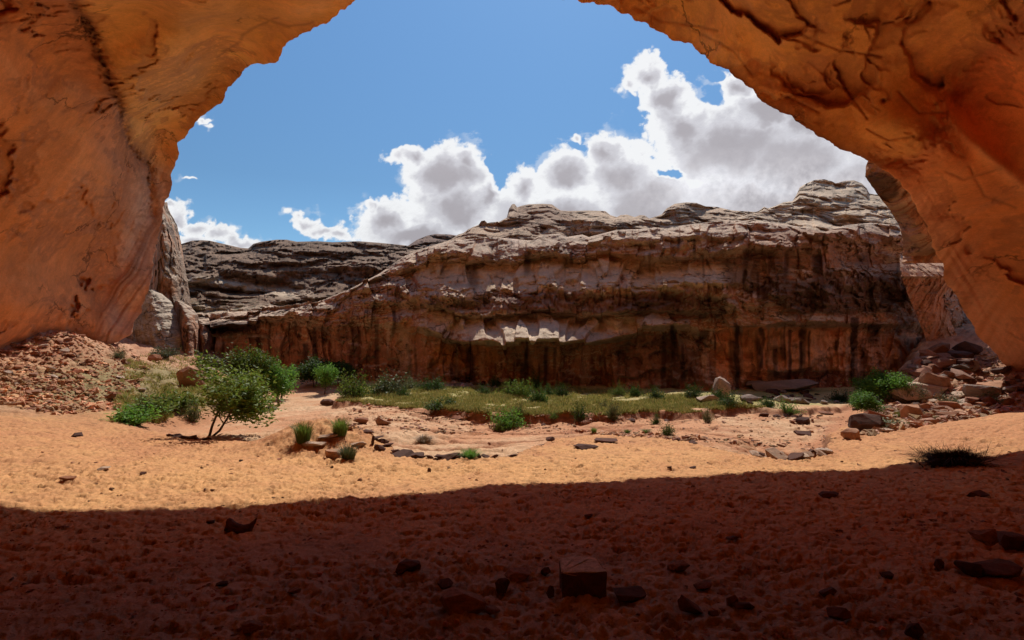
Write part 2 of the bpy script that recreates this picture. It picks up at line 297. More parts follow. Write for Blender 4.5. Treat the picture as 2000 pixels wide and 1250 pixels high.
def build_alcove():
    nw = 1250
    om = np.linspace(lw.min(), lw.max(), nw)
    o_ = np.argsort(lw); r0 = np.interp(om, lw[o_], lr[o_]); Rl = np.interp(om, lw[o_], lR[o_])
    r0 = r0+fbm(om*22, 0*om, 0*om, 4, .55)*.0065
    nin = 430; s = np.concatenate([np.linspace(0, 1, nin), 1+np.linspace(0, 1, 70)[1:]**1.3])
    vis = .62
    rho = np.where(s[:, None] <= 1, r0[None]+s[:, None]*(vis), (r0[None]+vis)+(s[:, None]-1)*(math.pi-.001-r0[None]-vis))
    O = np.broadcast_to(om[None], rho.shape)
    D = np.cos(rho)[..., None]*cdir+np.sin(rho)[..., None]*(np.cos(O)[..., None]*rt+np.sin(O)[..., None]*up)
    R = R_(D)
    wl = np.exp(-(rho-r0[None])/.05); R = mix(R, Rl[None], wl)
    X = D*R[..., None]; X[..., 2] += EYE
    front = D[..., 1] > .25; yy = np.maximum(D[..., 1], .25)
    px = 1000+F*D[..., 0]/yy; py = HZ-F*D[..., 2]/yy
    x, y, z = X[..., 0], X[..., 1], X[..., 2]
    wx = fbm(x*.15, y*.15, z*.15, 3)*2.2; wy = fbm(x*.15+40, y*.15, z*.15, 3)*2.2
    # broad swells, tilted spall scars with one sharp side, fine grain
    n_big = fbm(x*.11+wx*.15, y*.11, z*.11+wy*.15, 3)
    patchy = sstep(-.02, .25, fbm(x*.16+7, y*.16, z*.16, 4))
    fine = fbm(x*1.5, y*1.5, z*1.5, 5, .58)
    wpx = px+fbm(x*.45, y*.45, z*.45, 4, .6)*55; wpy = py+fbm(x*.45+30, y*.45, z*.45, 4, .6)*55
    scar = np.zeros(px.shape); rs = np.random.default_rng(21); sct = np.zeros(px.shape)
    for i in range(230):
        left = rs.random() < .42
        cx = rs.uniform(-80, 520) if left else rs.uniform(1080, 2080); cy = rs.uniform(-150, 720)
        sz = 18+120*rs.random()**2.4; el = rs.uniform(.35, .9)
        th = (rs.normal(2.3, .5) if left else rs.normal(.6, .5)); fa = rs.uniform(0, 6.28); A = sz*rs.uniform(.0010, .0034)
        m = front & (np.abs(wpx-cx) < sz*1.3) & (np.abs(wpy-cy) < sz*1.3)
        if not m.any(): continue
        qx = (wpx[m]-cx)/sz; qy = (wpy[m]-cy)/sz; a_ = qx*math.cos(th)+qy*math.sin(th); b_ = (-qx*math.sin(th)+qy*math.cos(th))/el
        q = np.sqrt(a_*a_+b_*b_); dirn = a_*math.cos(fa)+b_*math.sin(fa)
        ins = sstep(1.0, .93, q)
        scar[m] += A*10*np.clip(dirn+.25, 0, 1.2)*ins; sct[m] += ins*np.clip(dirn, 0, 1)*rs.uniform(-1, 1)
    pl2 = fbm(x*.5+11, y*.4, z*.55, 4, .55); plates2 = terr(pl2, 2.2, .10)
    damp = sstep(0, .03, rho-r0[None])*.85+.15
    finm = np.where(px < 420, 1-sstep(-70, 0, px-(205+(672-py)*.28))*sstep(230, 330, py), 1.0)
    dR = n_big*1.5+scar*.17*finm+plates2*.09*patchy+fine*.06*(.15+patchy)
    # long crack / crease bands
    cl, sl = seg_dist(px+wx*6, py+wy*6, [(100,-80),(150,10),(185,85),(232,200),(248,262),(285,325),(300,420)])
    cr_, sr = seg_dist(px+wx*6, py+wy*6, [(2080,-60),(1960,60),(1870,170),(1835,235),(1800,310),(1700,330)])
    fr = front*1.0
    rz = ridged(x*.9, y*.9, z*.9, 4, .55)-1
    rz2 = ridged(x*2.4, y*2.4, z*2.4, 4, .6)-1; dR = dR+fr*(np.exp(-(cl/9)**2)*(.55+.4*rz2)+np.exp(-(cl/34)**2)*(rz*.22+rz2*.10))
    dR = dR+fr*(np.exp(-(cr_/22)**2)*(.25+.30*rz)+np.exp(-(cr_/50)**2)*(rz*.14+(ridged(x*2.8, y*2.8, z*2.8, 4, .6)-1)*.09))
    # sheared striations running down-left on the left wall and down-right on the right
    u_l = (px*.78+py*.62); fin = sstep(-25, 25, px-(192+(672-py)*.24))*sstep(250, 420, py)*(px < 500)
    strL = sstep(300, 420, py)*sstep(420, 100, px*1.0-0)*fr
    v_l = (px-330)*.86+(py-300)*.5
    st = ridged(v_l*.045+fbm(x*.3, y*.3, z*.3, 2)*.6, u_l*.003, 0*px, 3, .6)-1
    dR = dR+fr*(fin*.45+strL*.09)*st
    e_r = (px-1760)*.86-(py-360)*.52                        # right side: strips parallel to the edge
    stR = sstep(330, 400, py)*np.exp(-(np.maximum(e_r, 0)/60)**2)*(px > 1500)*fr
    dR = dR+stR*.16*(ridged(e_r*.07, py*.004, 0*px, 3, .6)-1)
    _k, _s = seg_dist(px, py, [(1840,205),(1900,275),(2010,375),(2100,450)])
    dR = dR-fr*np.exp(-(_k/16)**2)*.35
    # thin dark fissures
    fis = np.zeros(px.shape)
    for pts in [[(1560,60),(1640,95),(1720,110)],[(1580,115),(1650,170),(1700,230)],[(1350,60),(1430,95),(1470,140)],[(500,40),(560,60),(610,45)],[(1530,175),(1560,190),(1600,212)],
                [(120,220),(180,200),(240,210)],[(0,270),(60,272)],[(150,420),(190,380),(220,375)],[(1850,340),(1890,355),(1960,330)],[(1760,180),(1800,225),(1850,228)],[(420,110),(470,70),(540,40)],
                [(1240,10),(1290,40),(1400,60)],[(1900,330),(1925,380),(1990,410)],[(1700,250),(1740,275),(1790,268)]]:
        q, _ = seg_dist(px+wx*9, py+wy*9, pts); fis = np.maximum(fis, np.exp(-(q/2.6)**2))
    dR = dR+fis*.07*fr
    # relief weakens toward the rim
    dR = dR*damp
    Rn = R+dR
    X = D*Rn[..., None]; X[..., 2] += EYE
    n = grid_normals(X)
    x, y, z = X[..., 0], X[..., 1], X[..., 2]
    # colour
    wall = np.array([.85, .32, .105]); ceil = np.array([.88, .42, .12]); brown = np.array([.50, .21, .11]); pale = np.array([.88, .45, .22]); dark = np.array([.26, .10, .05])
    isce = np.where(px < 1000, sstep(-6, 10, cl*(sl))*1.0, sstep(-6, 10, cr_*(-sr)))
    isce = np.where(front, isce, .5)[..., None]
    c = mix(wall, ceil, isce)  # ceiling painted yellower for light bounced off the sand
    tone = (fbm(x*.18+3, y*.18, z*.18, 4, .55))[..., None]
    c = c*(1+tone*.32)
    streak = fbm(x*.5+wx, y*.15+wy, z*.9, 4, .6)[..., None]; c = mix(c, pale, np.clip(streak*1.1-.12, 0, .45)*.5)
    c = mix(c, brown, np.clip(-streak*.9-.15, 0, .3))
    pm = (sstep(.1, .35, pl2)*patchy*fr)[..., None]; c = mix(c, brown*1.15, pm*.30)
    c = mix(c, brown*.45, (np.exp(-(cl/(11+9*np.clip(fbm(x*.8, y*.8, z*.8, 3)+.5, 0, 1.5)))**2)*np.clip(.75+fbm(x*2.2, y*2.2, z*2.2, 4, .6)*1.3, .1, 1)*fr)[..., None]); c = mix(c, brown*1.2, (np.exp(-((cl-38)/30)**2)*(sl < 0)*.45*fr)[..., None])
    c = mix(c, brown, (np.exp(-(cr_/50)**2)*.6*fr*np.clip(.6+fbm(x, y, z, 3), 0, 1))[..., None])
    c = mix(c, dark, (fis*.45*fr)[..., None])
    fcol = mix(np.array([.40,.19,.11]), np.array([.80,.45,.27]), np.clip(.42+st*1.5, 0, 1)[..., None]); c = mix(c, fcol, (fin*.95*fr)[..., None])
    c = mix(c, fcol*np.array([1.0,.85,.75]), (strL*.13)[..., None])
    c = mix(c, mix(np.array([.50,.21,.10]), np.array([.88,.52,.34]), np.clip(.5+st*.8, 0, 1)[..., None]), (stR*.55)[..., None])
    c = mix(c, pale, (np.exp(-(_k/13)**2)*.45*fr)[..., None])
    c = c*(1+np.clip(sct, -1, 1)*.10)[..., None]; step = np.abs(np.gradient(scar, axis=0))+np.abs(np.gradient(scar, axis=1)); c = mix(c, dark*1.5, np.clip((step-.03)*3, 0, .4)[..., None])  # scar edges darkened, occlusion at the steps put into the colour
    lipd = (np.exp(-(rho-r0[None])/.006)*(px > 1400)*(py < 330)*fr)[..., None]; c = mix(c, dark, lipd*.8)
    # outer face of the cliff above the mouth (thickness and the wall that carries the roof)
    rows = []; crow = []
    P0 = X[0]
    outw = np.stack([np.cos(om)*1.0, 0*om, np.maximum(np.sin(om), .0)], -1)
    for k, (ry, ro) in enumerate([(1.2, 1.2), (2.0, 3.5), (2.6, 8.0), (1.0, 15.0)]):
        rows.append(P0+outw*ro+np.stack([0*om, 0*om+ry, 0*om+ro*.15], -1)); crow.append(np.broadcast_to(np.array([.38,.2,.12]), P0.shape))
    X2 = np.concatenate([np.stack(rows[::-1]), X]); c2 = np.concatenate([np.stack(crow[::-1]), c])
    me = mesh_np('alcove', X2, grid_faces(X2.shape[0], nw), M['alcove'], c2)
    o = link(bpy.data.objects.new('alcove_cliff', me)); tag(o, 'huge orange sandstone alcove arching over the foreground sand', 'rock alcove', kind='structure')
build_alcove()

# ------------------------------------------------------------------ cliff patches as depth fields
def I(px, pts): return np.interp(px, [p[0] for p in pts], [p[1] for p in pts])
def rock_colour(px, py, P, n, beige, wallc, streakc, bias=0.0, streak=.8):
    x, y, z = P[..., 0], P[..., 1], P[..., 2]
    nz = np.abs(n[..., 2])
    t = sstep(.40, .74, nz+fbm(x*.4, y*.2, z*.6, 3)*.25+bias)[..., None]
    c = mix(wallc*np.ones(3), beige*np.ones(3), t)
    c = c*(1+fbm(x*.25, y*.2, z*.9, 4)*(.15+.35*t[..., 0]))[..., None]
    wv = fbm(x*.5, y*.5, z*.5, 2)*.5
    sn = fbm(x*1.0+wv, y*.1, z*.06, 4, .7)+.45*perlin(x*5+wv, y*.2, z*.12)
    sm = sstep(-.3, .25, fbm(x*.14+5, y*.1, z*.2, 4))
    c = mix(c, streakc*np.ones(3), (np.clip(sn*3.6-.1, 0, 1)*(.25+.75*sm)*(1-t[..., 0])*streak)[..., None])
    c = mix(c, np.array([.55,.26,.145]), (np.clip(-sn*2.4-.15, 0, .8)*(1-t[..., 0])*.75)[..., None])
    return c
def patch(name, px0, px1, nx, knots, nrows, disp, colf, mat='cliff', warp=3.0, blkw=6.0, label=None, cat='cliff'):
    """knots: list of (row curve, depth curve), from the bottom up, each sampled across the patch"""
    px = np.linspace(px0, px1, nx)
    PY = np.array([I(px, k[0]) if isinstance(k[0], list) else 0*px+k[0] for k in knots])
    DD = np.array([I(px, k[1]) if isinstance(k[1], list) else 0*px+k[1] for k in knots])
    for i_ in range(len(knots)-3, -1, -1): PY[i_] = np.maximum(PY[i_], PY[i_+1]+2)
    k = np.arange(len(knots)); v = np.concatenate([np.linspace(i, i+1, nr, endpoint=False) for i, nr in enumerate(nrows)]+[[len(knots)-1]])
    py = np.empty((len(v), nx)); d = np.empty((len(v), nx))
    for j in range(nx): py[:, j] = np.interp(v, k, PY[:, j]); d[:, j] = np.interp(v, k, DD[:, j])
    # soften the creases between the ledges
    for _ in range(4): d[1:-1] = (d[:-2]+2*d[1:-1]+d[2:])/4
    PX = np.broadcast_to(px[None], py.shape)
    damp = sstep(0, 6, np.minimum(PX-px0, px1-PX))
    S = d/F
    base = W(PX, py, d)
    fb = fbm(base[..., 0]*.22, base[..., 1]*.2, base[..., 2]*.22, 4, .6)*1.6+fbm(base[..., 0]*1.3, base[..., 1]*.2, base[..., 2]*1.3, 3)*.35
    last = np.clip((v-(len(knots)-3))/1.0, 0, 1)[:, None]
    py = py+fb*warp*(1-last)
    blk = terr(fbm(PX*.010+3, py*.005, 0*PX+len(name), 3, .6), 3.2, .035); py = py+blk*blkw*(1-last)
    base = W(PX, py, d)
    dd = blk*blkw*.055+disp(base[..., 0], base[..., 1], base[..., 2], PX, py, v[:, None])
    P = W(PX, py, d+dd)
    n = grid_normals(P)
    c = colf(PX, py, P, n)
    me = mesh_np(name, P, grid_faces(*P.shape[:2]), M[mat], c)
    o = link(bpy.data.objects.new(name, me)); tag(o, label, cat, kind='structure')
    return o
cols = [380,520,620,700,790,880,980,1100,1250,1350,1450,1600,1760,1880]
D0 = [50,49,47,45,42,39.5,38.5,38,37,36,35.5,35.5,37.5,42]
def K(py, off): return (list(zip(cols, py)), [(c, d+o) for c, d, o in zip(cols, D0, off)])
rim = [(380,612),(520,606),(620,590),(680,566),(740,535),(790,500),(830,484),(880,470),(964,463),(1040,470),(1046,464),(1060,459),(1091,456),(1108,463),(1118,461),(1137,458),(1150,463),(1204,449),(1260,447),(1278,444),(1305,446),(1331,440),(1360,437),(1390,433),(1415,431),(1443,430),(1460,434),(1480,432),(1510,435),(1570,444),(1610,454),(1630,446),(1650,440),(1700,435),(1755,440),(1880,440)]
roff = [(c, d+o) for c, d, o in zip(cols, D0, [4.6,4.6,2.8,2.4,5.2,7.0,7.0,6.6,5.0,3.6,2.6,2.4,2.2,2.2])]
main_knots = [
 K([840]*14, [0]*14),
 K([762]*14, [0]*14),
 K([672,672,690,700,700,722,706,700,700,690,735,728,690,690], [.3,.3,.1,0,0,.2,.2,0,.4,.5,.9,.8,0,0]),
 K([634,634,645,650,650,674,676,674,655,656,720,712,652,640], [1.6,1.6,.5,0,.3,1.3,1.0,.4,1.3,1.2,.3,.2,.2,0]),
 K([624,622,628,630,634,664,668,668,644,644,642,640,640,640], [-.9,-1.0,-.4,-.1,-.2,-.6,-4.4,-3.8,-.5,-.4,.5,.5,-.3,-.5]),
 K([621,618,616,610,616,644,642,650,634,634,634,628,628,630], [-.3,-.2,0,0,.4,.5,-2.3,-2.0,-.1,-.1,-.7,-.9,-.8,-.9]),
 K([619,613,608,595,602,618,618,620,618,616,612,604,600,600], [1,1.2,.4,.1,.9,1.9,1.7,2.2,.8,.5,-.4,-.5,-.6,-.5]),
 K([617,611,603,582,594,611,611,613,610,606,590,575,570,570], [2,2,.7,.2,.5,.7,.6,.8,.1,0,-.5,-.2,-.3,-.2]),
 K([616,610,599,570,572,584,582,568,566,564,556,536,530,530], [2.6,2.6,1.0,.4,.5,.7,.5,.6,-.3,-.5,-.4,.1,0,0]),
 K([615,609,596,562,552,562,560,552,548,545,540,520,514,514], [3.1,3.1,1.4,.7,1.5,1.5,1.5,1.4,.8,.5,.1,.3,.2,.2]),
 K([614,608,594,556,532,516,510,511,510,508,508,500,494,494], [3.6,3.6,1.8,.9,3.4,4.8,5.0,4.5,3.2,2.2,.8,.6,.4,.4]),
 K([613,607,593,550,520,504,501,502,501,496,482,478,472,472], [3.8,3.8,2.0,1.1,2.8,4.0,4.1,3.6,2.4,1.5,.3,.2,0,0]),
 K([613,607,592,545,510,488,484,481,470,462,456,460,456,456], [4.1,4.1,2.2,1.4,3.3,4.6,4.6,4.2,2.9,1.9,.7,.5,.2,.3]),
 (rim, roff),
 ([(p, q+1) for p, q in rim], [(c, d+7) for c, d in roff])]
nrows = [10,34,26,22,16,22,26,16,26,24,32,16,22,10]
CR = np.array([812,905,961,1045,1075,1150,1215,1290,1385,1436,1500,1560,1612,1700.])
def billow(x, y, z, o=3, gain=.5):                          # rounded pillows parted by sharp creases
    r = 0; a = 1.0; f = 1.0
    for i in range(o): r = r+a*np.minimum(np.abs(perlin(x*f+i*11.3, y*f+i*4.7, z*f+i*8.9))*2.4, .85); a *= gain; f *= 2.1
    return r
def main_disp(x, y, z, px, py, v):
    wob = fbm(x*.5, y*.3, z*.5, 3)*14
    crk = np.exp(-(np.abs((px+wob)[..., None]-CR).min(-1)/1.8)**2)
    low = sstep(655, 610, py)
    wx = fbm(x*.3, y*.2, z*.3+8, 3)*1.6
    pil = billow(x*.20+wx*.25, y*.1, z*.50+wx*.1, 3, .5)
    blocky = terr(fbm(x*.50+8+wx*.2, y*.2, z*.9, 4, .55), 2.6, .07)*1.0
    ang = terr(fbm(x*1.1+4, y*.3, z*1.7+wx, 3, .5), 2.4, .08)*.42
    st = (ridged(x*.10, y*.1, z*1.9+fbm(x*.2, y*.2, z*.3, 2)*1.0, 3, .6)-1)*.16
    flut = (ridged(x*.7, y*.1, z*.06+4, 4, .6)-1)*.22
    alc = terr(fbm(x*.22+20, y*.1, z*.30, 3), 2.2, .05)*.9*(1-low)   # broad spalled panels on the lower wall
    lob = crk*sstep(-.1, .3, fbm(x*.3+4, y*.1, z*.6+1, 2))*.30
    soft = 1-.72*np.maximum(np.exp(-((v-9.4)/.85)**2), np.maximum(np.exp(-((v-5.4)/.6)**2), np.exp(-((v-12.4)/.9)**2)))
    soft = mix(soft, 1, sstep(820, 640, px)*sstep(500, 640, px)*.5)
    lob2 = billow(x*.30+wx*.2, y*.1+3, z*.35, 2, .35)*np.exp(-((v-12.2)/1.3)**2)*1.5
    return -pil*(.25+.75*low)*(.35+.65*soft)-lob2+(blocky*(.25+.75*low)+ang*(.3+.7*low)+st*(.25+.75*low))*soft+flut*(1-low*.8)+alc+lob*low+fbm(x*1.9, y*.8, z*2.6, 4, .6)*.12*(.4+.6*soft)
BE = np.array([.62,.45,.32]); BR = np.array([.50,.235,.135]); VAR = np.array([.058,.026,.022]); OR = np.array([.58,.25,.09])
def blob(px, py, cx, cy, rx, ry, P, s=.5, f=.5):
    q = np.sqrt(((px-cx)/rx)**2+((py-cy)/ry)**2)+fbm(P[..., 0]*f, P[..., 1]*.2, P[..., 2]*f, 4)*s
    return sstep(1.15, .8, q)[..., None]
def drips(px, py, P, c):
    r = np.random.default_rng(4); wv = fbm(P[..., 0]*.6, 0*px, P[..., 2]*.5, 3)*5
    K3 = np.interp(np.arange(300, 1950), cols, [624,622,640,640,640,664,668,668,644,644,642,640,640,640])
    for i in range(150):
        x0 = r.uniform(400, 1840); w_ = r.uniform(1.2, 5) if r.random() < .8 else r.uniform(6, 14)
        if r.random() < .68: top = K3[int(x0-300)]+r.uniform(-10, 45); ln = r.uniform(25, 130)
        else: top = r.uniform(455, 560); ln = r.uniform(20, 75)
        if 600 < x0 < 790: top -= r.uniform(0, (x0-600)*.45)
        kind = r.random(); A = r.uniform(.25, .85)
        col = VAR if kind < .58 else (np.array([.62,.33,.20]) if kind < .9 else np.array([.68,.50,.38]))
        j = (px[0] > x0-40) & (px[0] < x0+40); q = px[:, j]+wv[:, j]-x0; t_ = (py[:, j]-top)/ln
        m = np.exp(-(q/w_)**4)*sstep(-.04, .06, t_)*(1-sstep(.55, 1.05, t_))*A
        c[:, j] = mix(c[:, j], col*np.ones(3), m[..., None])
    return c
def main_col(px, py, P, n):
    c = rock_colour(px, py, P, n, BE, BR, VAR, bias=0.06, streak=.6)
    # bare slopes, colour raised to carry skylight, vs. varnished wall
    BL_ = np.array([.76,.55,.36])
    c = mix(c, BL_, blob(px, py, 1150, 538, 320, 32, P)*.85)
    c = mix(c, BL_*.9, blob(px, py, 930, 575, 60, 26, P)*.6); c = mix(c, BL_*.9, blob(px, py, 870, 520, 60, 22, P)*.6)
    c = mix(c, BE, blob(px, py, 860, 590, 90, 24, P)*.6); c = mix(c, BE*.95, blob(px, py, 1100, 462, 400, 22, P)*.4)
    c = mix(c, np.array([.72,.54,.38]), blob(px, py, 1040, 634, 240, 20, P, .3)*.85)
    c = mix(c, np.array([.60,.46,.33]), blob(px, py, 1035, 654, 78, 13, P, .3)*.9)
    c = mix(c, np.array([.19,.085,.06]), blob(px, py, 1130, 592, 280, 22, P)*.6)
    c = mix(c, VAR*1.2, blob(px, py, 1640, 575, 150, 45, P)*.65)
    c = mix(c, VAR*1.3, blob(px, py, 1480, 530, 70, 40, P)*.6)
    c = mix(c, VAR*1.1, blob(px, py, 1320, 600, 120, 30, P)*.45)
    c = mix(c, VAR, blob(px, py, 1290, 705, 80, 60, P)*.55)
    c = mix(c, VAR*1.2, blob(px, py, 1770, 710, 75, 45, P)*.85)
    c = mix(c, BR*.75, blob(px, py, 1600, 480, 170, 40, P)*.5)
    sn = np.clip(.75+fbm(P[..., 0]*1.6, 0*px, P[..., 2]*.06, 3)*1.2, .25, 1)[..., None]
    c = mix(c, OR, blob(px, py, 905, 697, 75, 26, P, .4)*.75)
    c = mix(c, OR*.9, blob(px, py, 1455, 700, 75, 60, P, .4)*.6*sn)
    c = mix(c, np.array([.60,.29,.15]), blob(px, py, 1585, 680, 85, 44, P, .25)*.85*sn)
    edge = fbm(P[..., 0]*1.2, 0*px, P[..., 2]*1.2, 3)*6
    def panel(x0, x1, y0, y1, colr, a):
        q = sstep(x0-2, x0+2, px+edge)*sstep(x1+2, x1-2, px+edge)*sstep(y0-2, y0+2, py+edge*.5)*sstep(y1+3, y1-1, py+edge*.5)
        return mix(c, np.array(colr)*(.85+.3*sn), (q*a)[..., None])
    c = panel(1502, 1662, 640, 722, (.92,.46,.24), .85); c = panel(1668, 1790, 650, 735, (.80,.37,.19), .8); c = panel(1398, 1432, 640, 745, (.85,.40,.19), .8)
    c = panel(1450, 1498, 638, 740, (.85,.40,.20), .85); c = panel(1230, 1292, 655, 750, (.50,.25,.16), .5); c = panel(1500, 1780, 726, 775, (.34,.12,.07), .6)
    c = panel(1435, 1444, 632, 770, (.05,.025,.02), .8); c = panel(1484, 1492, 640, 720, (.06,.03,.02), .8); c = panel(1662, 1676, 620, 760, (.05,.025,.02), .8); c = panel(1372, 1382, 640, 740, (.70,.48,.34), .5)
    c = mix(c, OR, blob(px, py, 1215, 500, 60, 14, P, .4)*.5)
    c = mix(c, OR, blob(px, py, 795, 640, 18, 16, P, .4)*.6)
    c = mix(c, np.array([.50,.25,.15]), blob(px, py, 500, 690, 130, 50, P, .4)*.5*sn)
    c = mix(c, VAR, blob(px, py, 445, 640, 60, 12, P, .4)*.8); c = mix(c, VAR, blob(px, py, 650, 650, 60, 20, P, .5)*.4)
    return drips(px, py, P, c)
patch('canyon_cliff', 380, 1880, 1400, main_knots, nrows, main_disp, main_col, label='dark streaked sandstone cliff with pale ledges across the wash', warp=5, blkw=20)

def hill_disp(x, y, z, px, py, v):
    wx = fbm(x*.12, y*.1, z*.12, 3)*3
    return -billow(x*.07+wx*.15, y*.05, z*.22+x*.02, 4, .55)*3.4+(ridged(x*.04, y*.05, z*.9+x*.05+wx*.4, 3, .6)-1)*.5+terr(fbm(x*.25, y*.2, z*.5, 4, .55), 3, .08)*1.3+fbm(x*.9, y*.3, z*1.6, 4, .6)*.35
def far_col(px, py, P, n):
    c = rock_colour(px, py, P, n, np.array([.25,.155,.10]), np.array([.15,.085,.055]), np.array([.10,.06,.045]), bias=.05, streak=.2)
    yy = 545+(px-365)*.13; led = np.exp(-((py-yy+fbm(P[..., 0]*.3, 0*px, P[..., 2]*.3, 3)*12)/9)**2)*sstep(640, 560, px)
    c = mix(c, np.array([.62,.47,.33]), (led*.95)[..., None])
    l2 = sstep(588, 606, py+fbm(P[..., 0]*.25, 0*px, P[..., 2]*.8, 3)*14); c = mix(c, np.array([.58,.43,.30]), (l2*.8)[..., None])
    scrub = sstep(.05, .3, fbm(P[..., 0]*.9, P[..., 1]*.9, P[..., 2]*.9, 3))*sstep(570, 600, py); c = mix(c, np.array([.10,.10,.05]), (scrub*.5)[..., None])
    return c
sk1 = [(340,480),(355,476),(375,470),(395,469),(410,470),(440,477),(470,484),(485,485),(495,476),(510,472),(540,468),(560,468),(580,472),(620,471),(650,473),(700,471),(740,474),(790,479),(815,483),(900,492)]
far_knots = [([(340,660),(900,660)], 53), (622, 55), (606, 58), ([(340,578),(620,600),(900,600)], 59.5), ([(340,564),(620,590),(900,590)], 60),
 ([(340,550),(620,578),(900,570)], 64), ([(340,520),(900,525)], 66.5), ([(340,495),(900,505)], 70), (sk1, 75), ([(p, q+1) for p, q in sk1], 90)]
patch('slickrock_hill', 340, 900, 620, far_knots, [12,16,22,14,20,24,20,20,8], hill_disp, far_col, warp=4, label='brown slickrock hillside with pale ledges behind the left wash', cat='hill')
sk0 = [(790,484),(800,478),(815,468),(835,460),(850,457),(880,458),(915,464),(960,470)]
patch('distant_butte', 790, 960, 200, [(520, 105), (490, 108), (sk0, 118), ([(p, q+1) for p, q in sk0], 125)], [20,30,8], hill_disp,
      lambda px, py, P, n: rock_colour(px, py, P, n, np.array([.24,.14,.10]), np.array([.15,.08,.055]), VAR, streak=.2), label='small dark butte on the skyline left of the cliff', cat='hill')
def dome_disp(x, y, z, px, py, v):
    wx = fbm(x*.18, y*.1, z*.2, 3)*2.5
    bed = ridged(x*.06+3, y*.05, z*1.5+wx*.9+x*.12, 3, .65)-1
    return -billow(x*.15+wx*.12+3, y*.05, z*.30+wx*.05, 3, .45)*2.6+bed*.30+terr(fbm(x*.4+5, y*.2, z*.6, 3), 2.5, .06)*.8+fbm(x*1.2, y*.4, z*2.0, 4, .6)*.16
def dome_col(px, py, P, n):
    c = rock_colour(px, py, P, n, np.array([.55,.375,.245]), np.array([.30,.17,.11]), np.array([.10,.06,.045]), bias=.08, streak=.45)
    return mix(c, np.array([.24,.125,.08]), blob(px, py, 1060, 425, 60, 24, P)*.5)
sk2 = [(800,492),(850,478),(880,468),(895,458),(905,455),(915,448),(935,440),(940,433),(947,432),(952,437),(975,433),(990,425),(994,408),(1000,399),(1005,398),(1010,405),(1018,402),(1032,399),(1060,398),(1078,399),(1086,405),(1095,411),(1110,412),(1150,411),(1182,412),(1192,420),(1205,424),(1212,420),(1225,419),(1240,424),(1250,420),(1260,421),(1268,427),(1292,419),(1302,407),(1318,398),(1340,395),(1360,396),(1378,403),(1400,404),(1430,411),(1480,414),(1540,425)]
patch('rimrock_knobs', 800, 1540, 800, [(510, 48), (470, 50), (450, 51.5), (430, 53), (sk2, 57), ([(p, q+1) for p, q in sk2], 64)], [16,22,26,30,8], dome_disp, dome_col, warp=2.5,
      label='weathered beige rock knobs standing on the cliff rim', cat='rock outcrop')
sk3 = [(1440,425),(1482,412),(1492,404),(1500,407),(1515,402),(1530,395),(1548,393),(1556,380),(1562,366),(1575,358),(1592,351),(1610,350),(1625,354),(1632,358),(1650,353),(1668,352),(1683,358),(1693,368),(1698,378),(1720,381),(1738,388),(1748,402),(1765,405),(1830,430)]
patch('pale_dome', 1440, 1830, 460, [(500, 40.5), (455, 42), (440, 44), (420, 46), (400, 47.5), (sk3, 52), ([(p, q+1) for p, q in sk3], 60)], [16,16,26,30,36,8], dome_disp,
      lambda px, py, P, n: rock_colour(px, py, P, n, np.array([.64,.46,.31]), np.array([.40,.27,.17]), np.array([.15,.10,.07]), bias=.12, streak=.35), warp=2.5,
      label='pale cross-bedded rock dome above the right cliff rim', cat='rock outcrop')

# patches described row by row between a left and a right outline
def side_patch(name, rows, ny, nx, disp, colf, label, cat='cliff', jag=1.5):
    rows = sorted(rows); R0 = np.array(rows, float)
    py = np.linspace(R0[0, 0], R0[-1, 0], ny)[:, None]; u = np.linspace(0, 1, nx)[None]
    g = lambda k: np.interp(py[:, 0], R0[:, 0], R0[:, k])[:, None]
    e = fbm(py*.09, 0*py, 0*py+2, 4, .6)*jag; e2 = fbm(py*.09, 0*py+5, 0*py+2, 4, .6)*jag
    px = mix(g(1)+e, g(2)+e2, u); dl, dm, dr = g(3), g(4), g(5)
    d = np.where(u < .5, mix(dl, dm, np.sin(np.minimum(u*2, 1)*np.pi/2)), mix(dr, dm, np.sin(np.minimum((1-u)*2, 1)*np.pi/2)))
    PY = np.broadcast_to(py, px.shape); b = W(px, PY, d)
    P = W(px, PY, d+disp(b[..., 0], b[..., 1], b[..., 2], px, PY, 0*px)); n = grid_normals(P); c = colf(px, PY, P, n)
    me = mesh_np(name, P, grid_faces(ny, nx), M['cliff'], c)
    o = link(bpy.data.objects.new(name, me)); tag(o, label, cat, kind='structure'); return o
def sd(a, b, c_, tilt=0.0):
    def f(x, y, z, px, py, v):
        s = x+z*tilt
        return fbm(s*.25, y*.15, z*.2, 4, .55)*a+(ridged(s*1.0, y*.1, z*.15, 3, .6)-1)*b+fbm(x*1.4, y*.5, z*1.8, 4, .6)*c_+terr(fbm(x*.4+3, y*.2, z*.3, 3), 3, .07)*a*.8
    return f
side_patch('left_canyon_wall', [(395,300,326,60,50,56),(410,300,330,60,50,56),(440,290,346,58,49,56),(480,290,355,57,48,55),(520,285,361,56,48,54),(570,270,370,55,48,54),(600,270,374,55,48,54),(640,270,378,55,49,54),(740,270,380,55,49,54)],
  360, 130, sd(1.2,.4,.25,.5), lambda px, py, P, n: mix(rock_colour(px, py, P, n, np.array([.46,.35,.26]), np.array([.34,.23,.16]), np.array([.12,.07,.05]), bias=.1, streak=.9), np.array([.42,.19,.09]), blob(px, py, 328, 560, 15, 22, P)*.8),
  'tall grey-brown canyon wall rising behind the left fin')
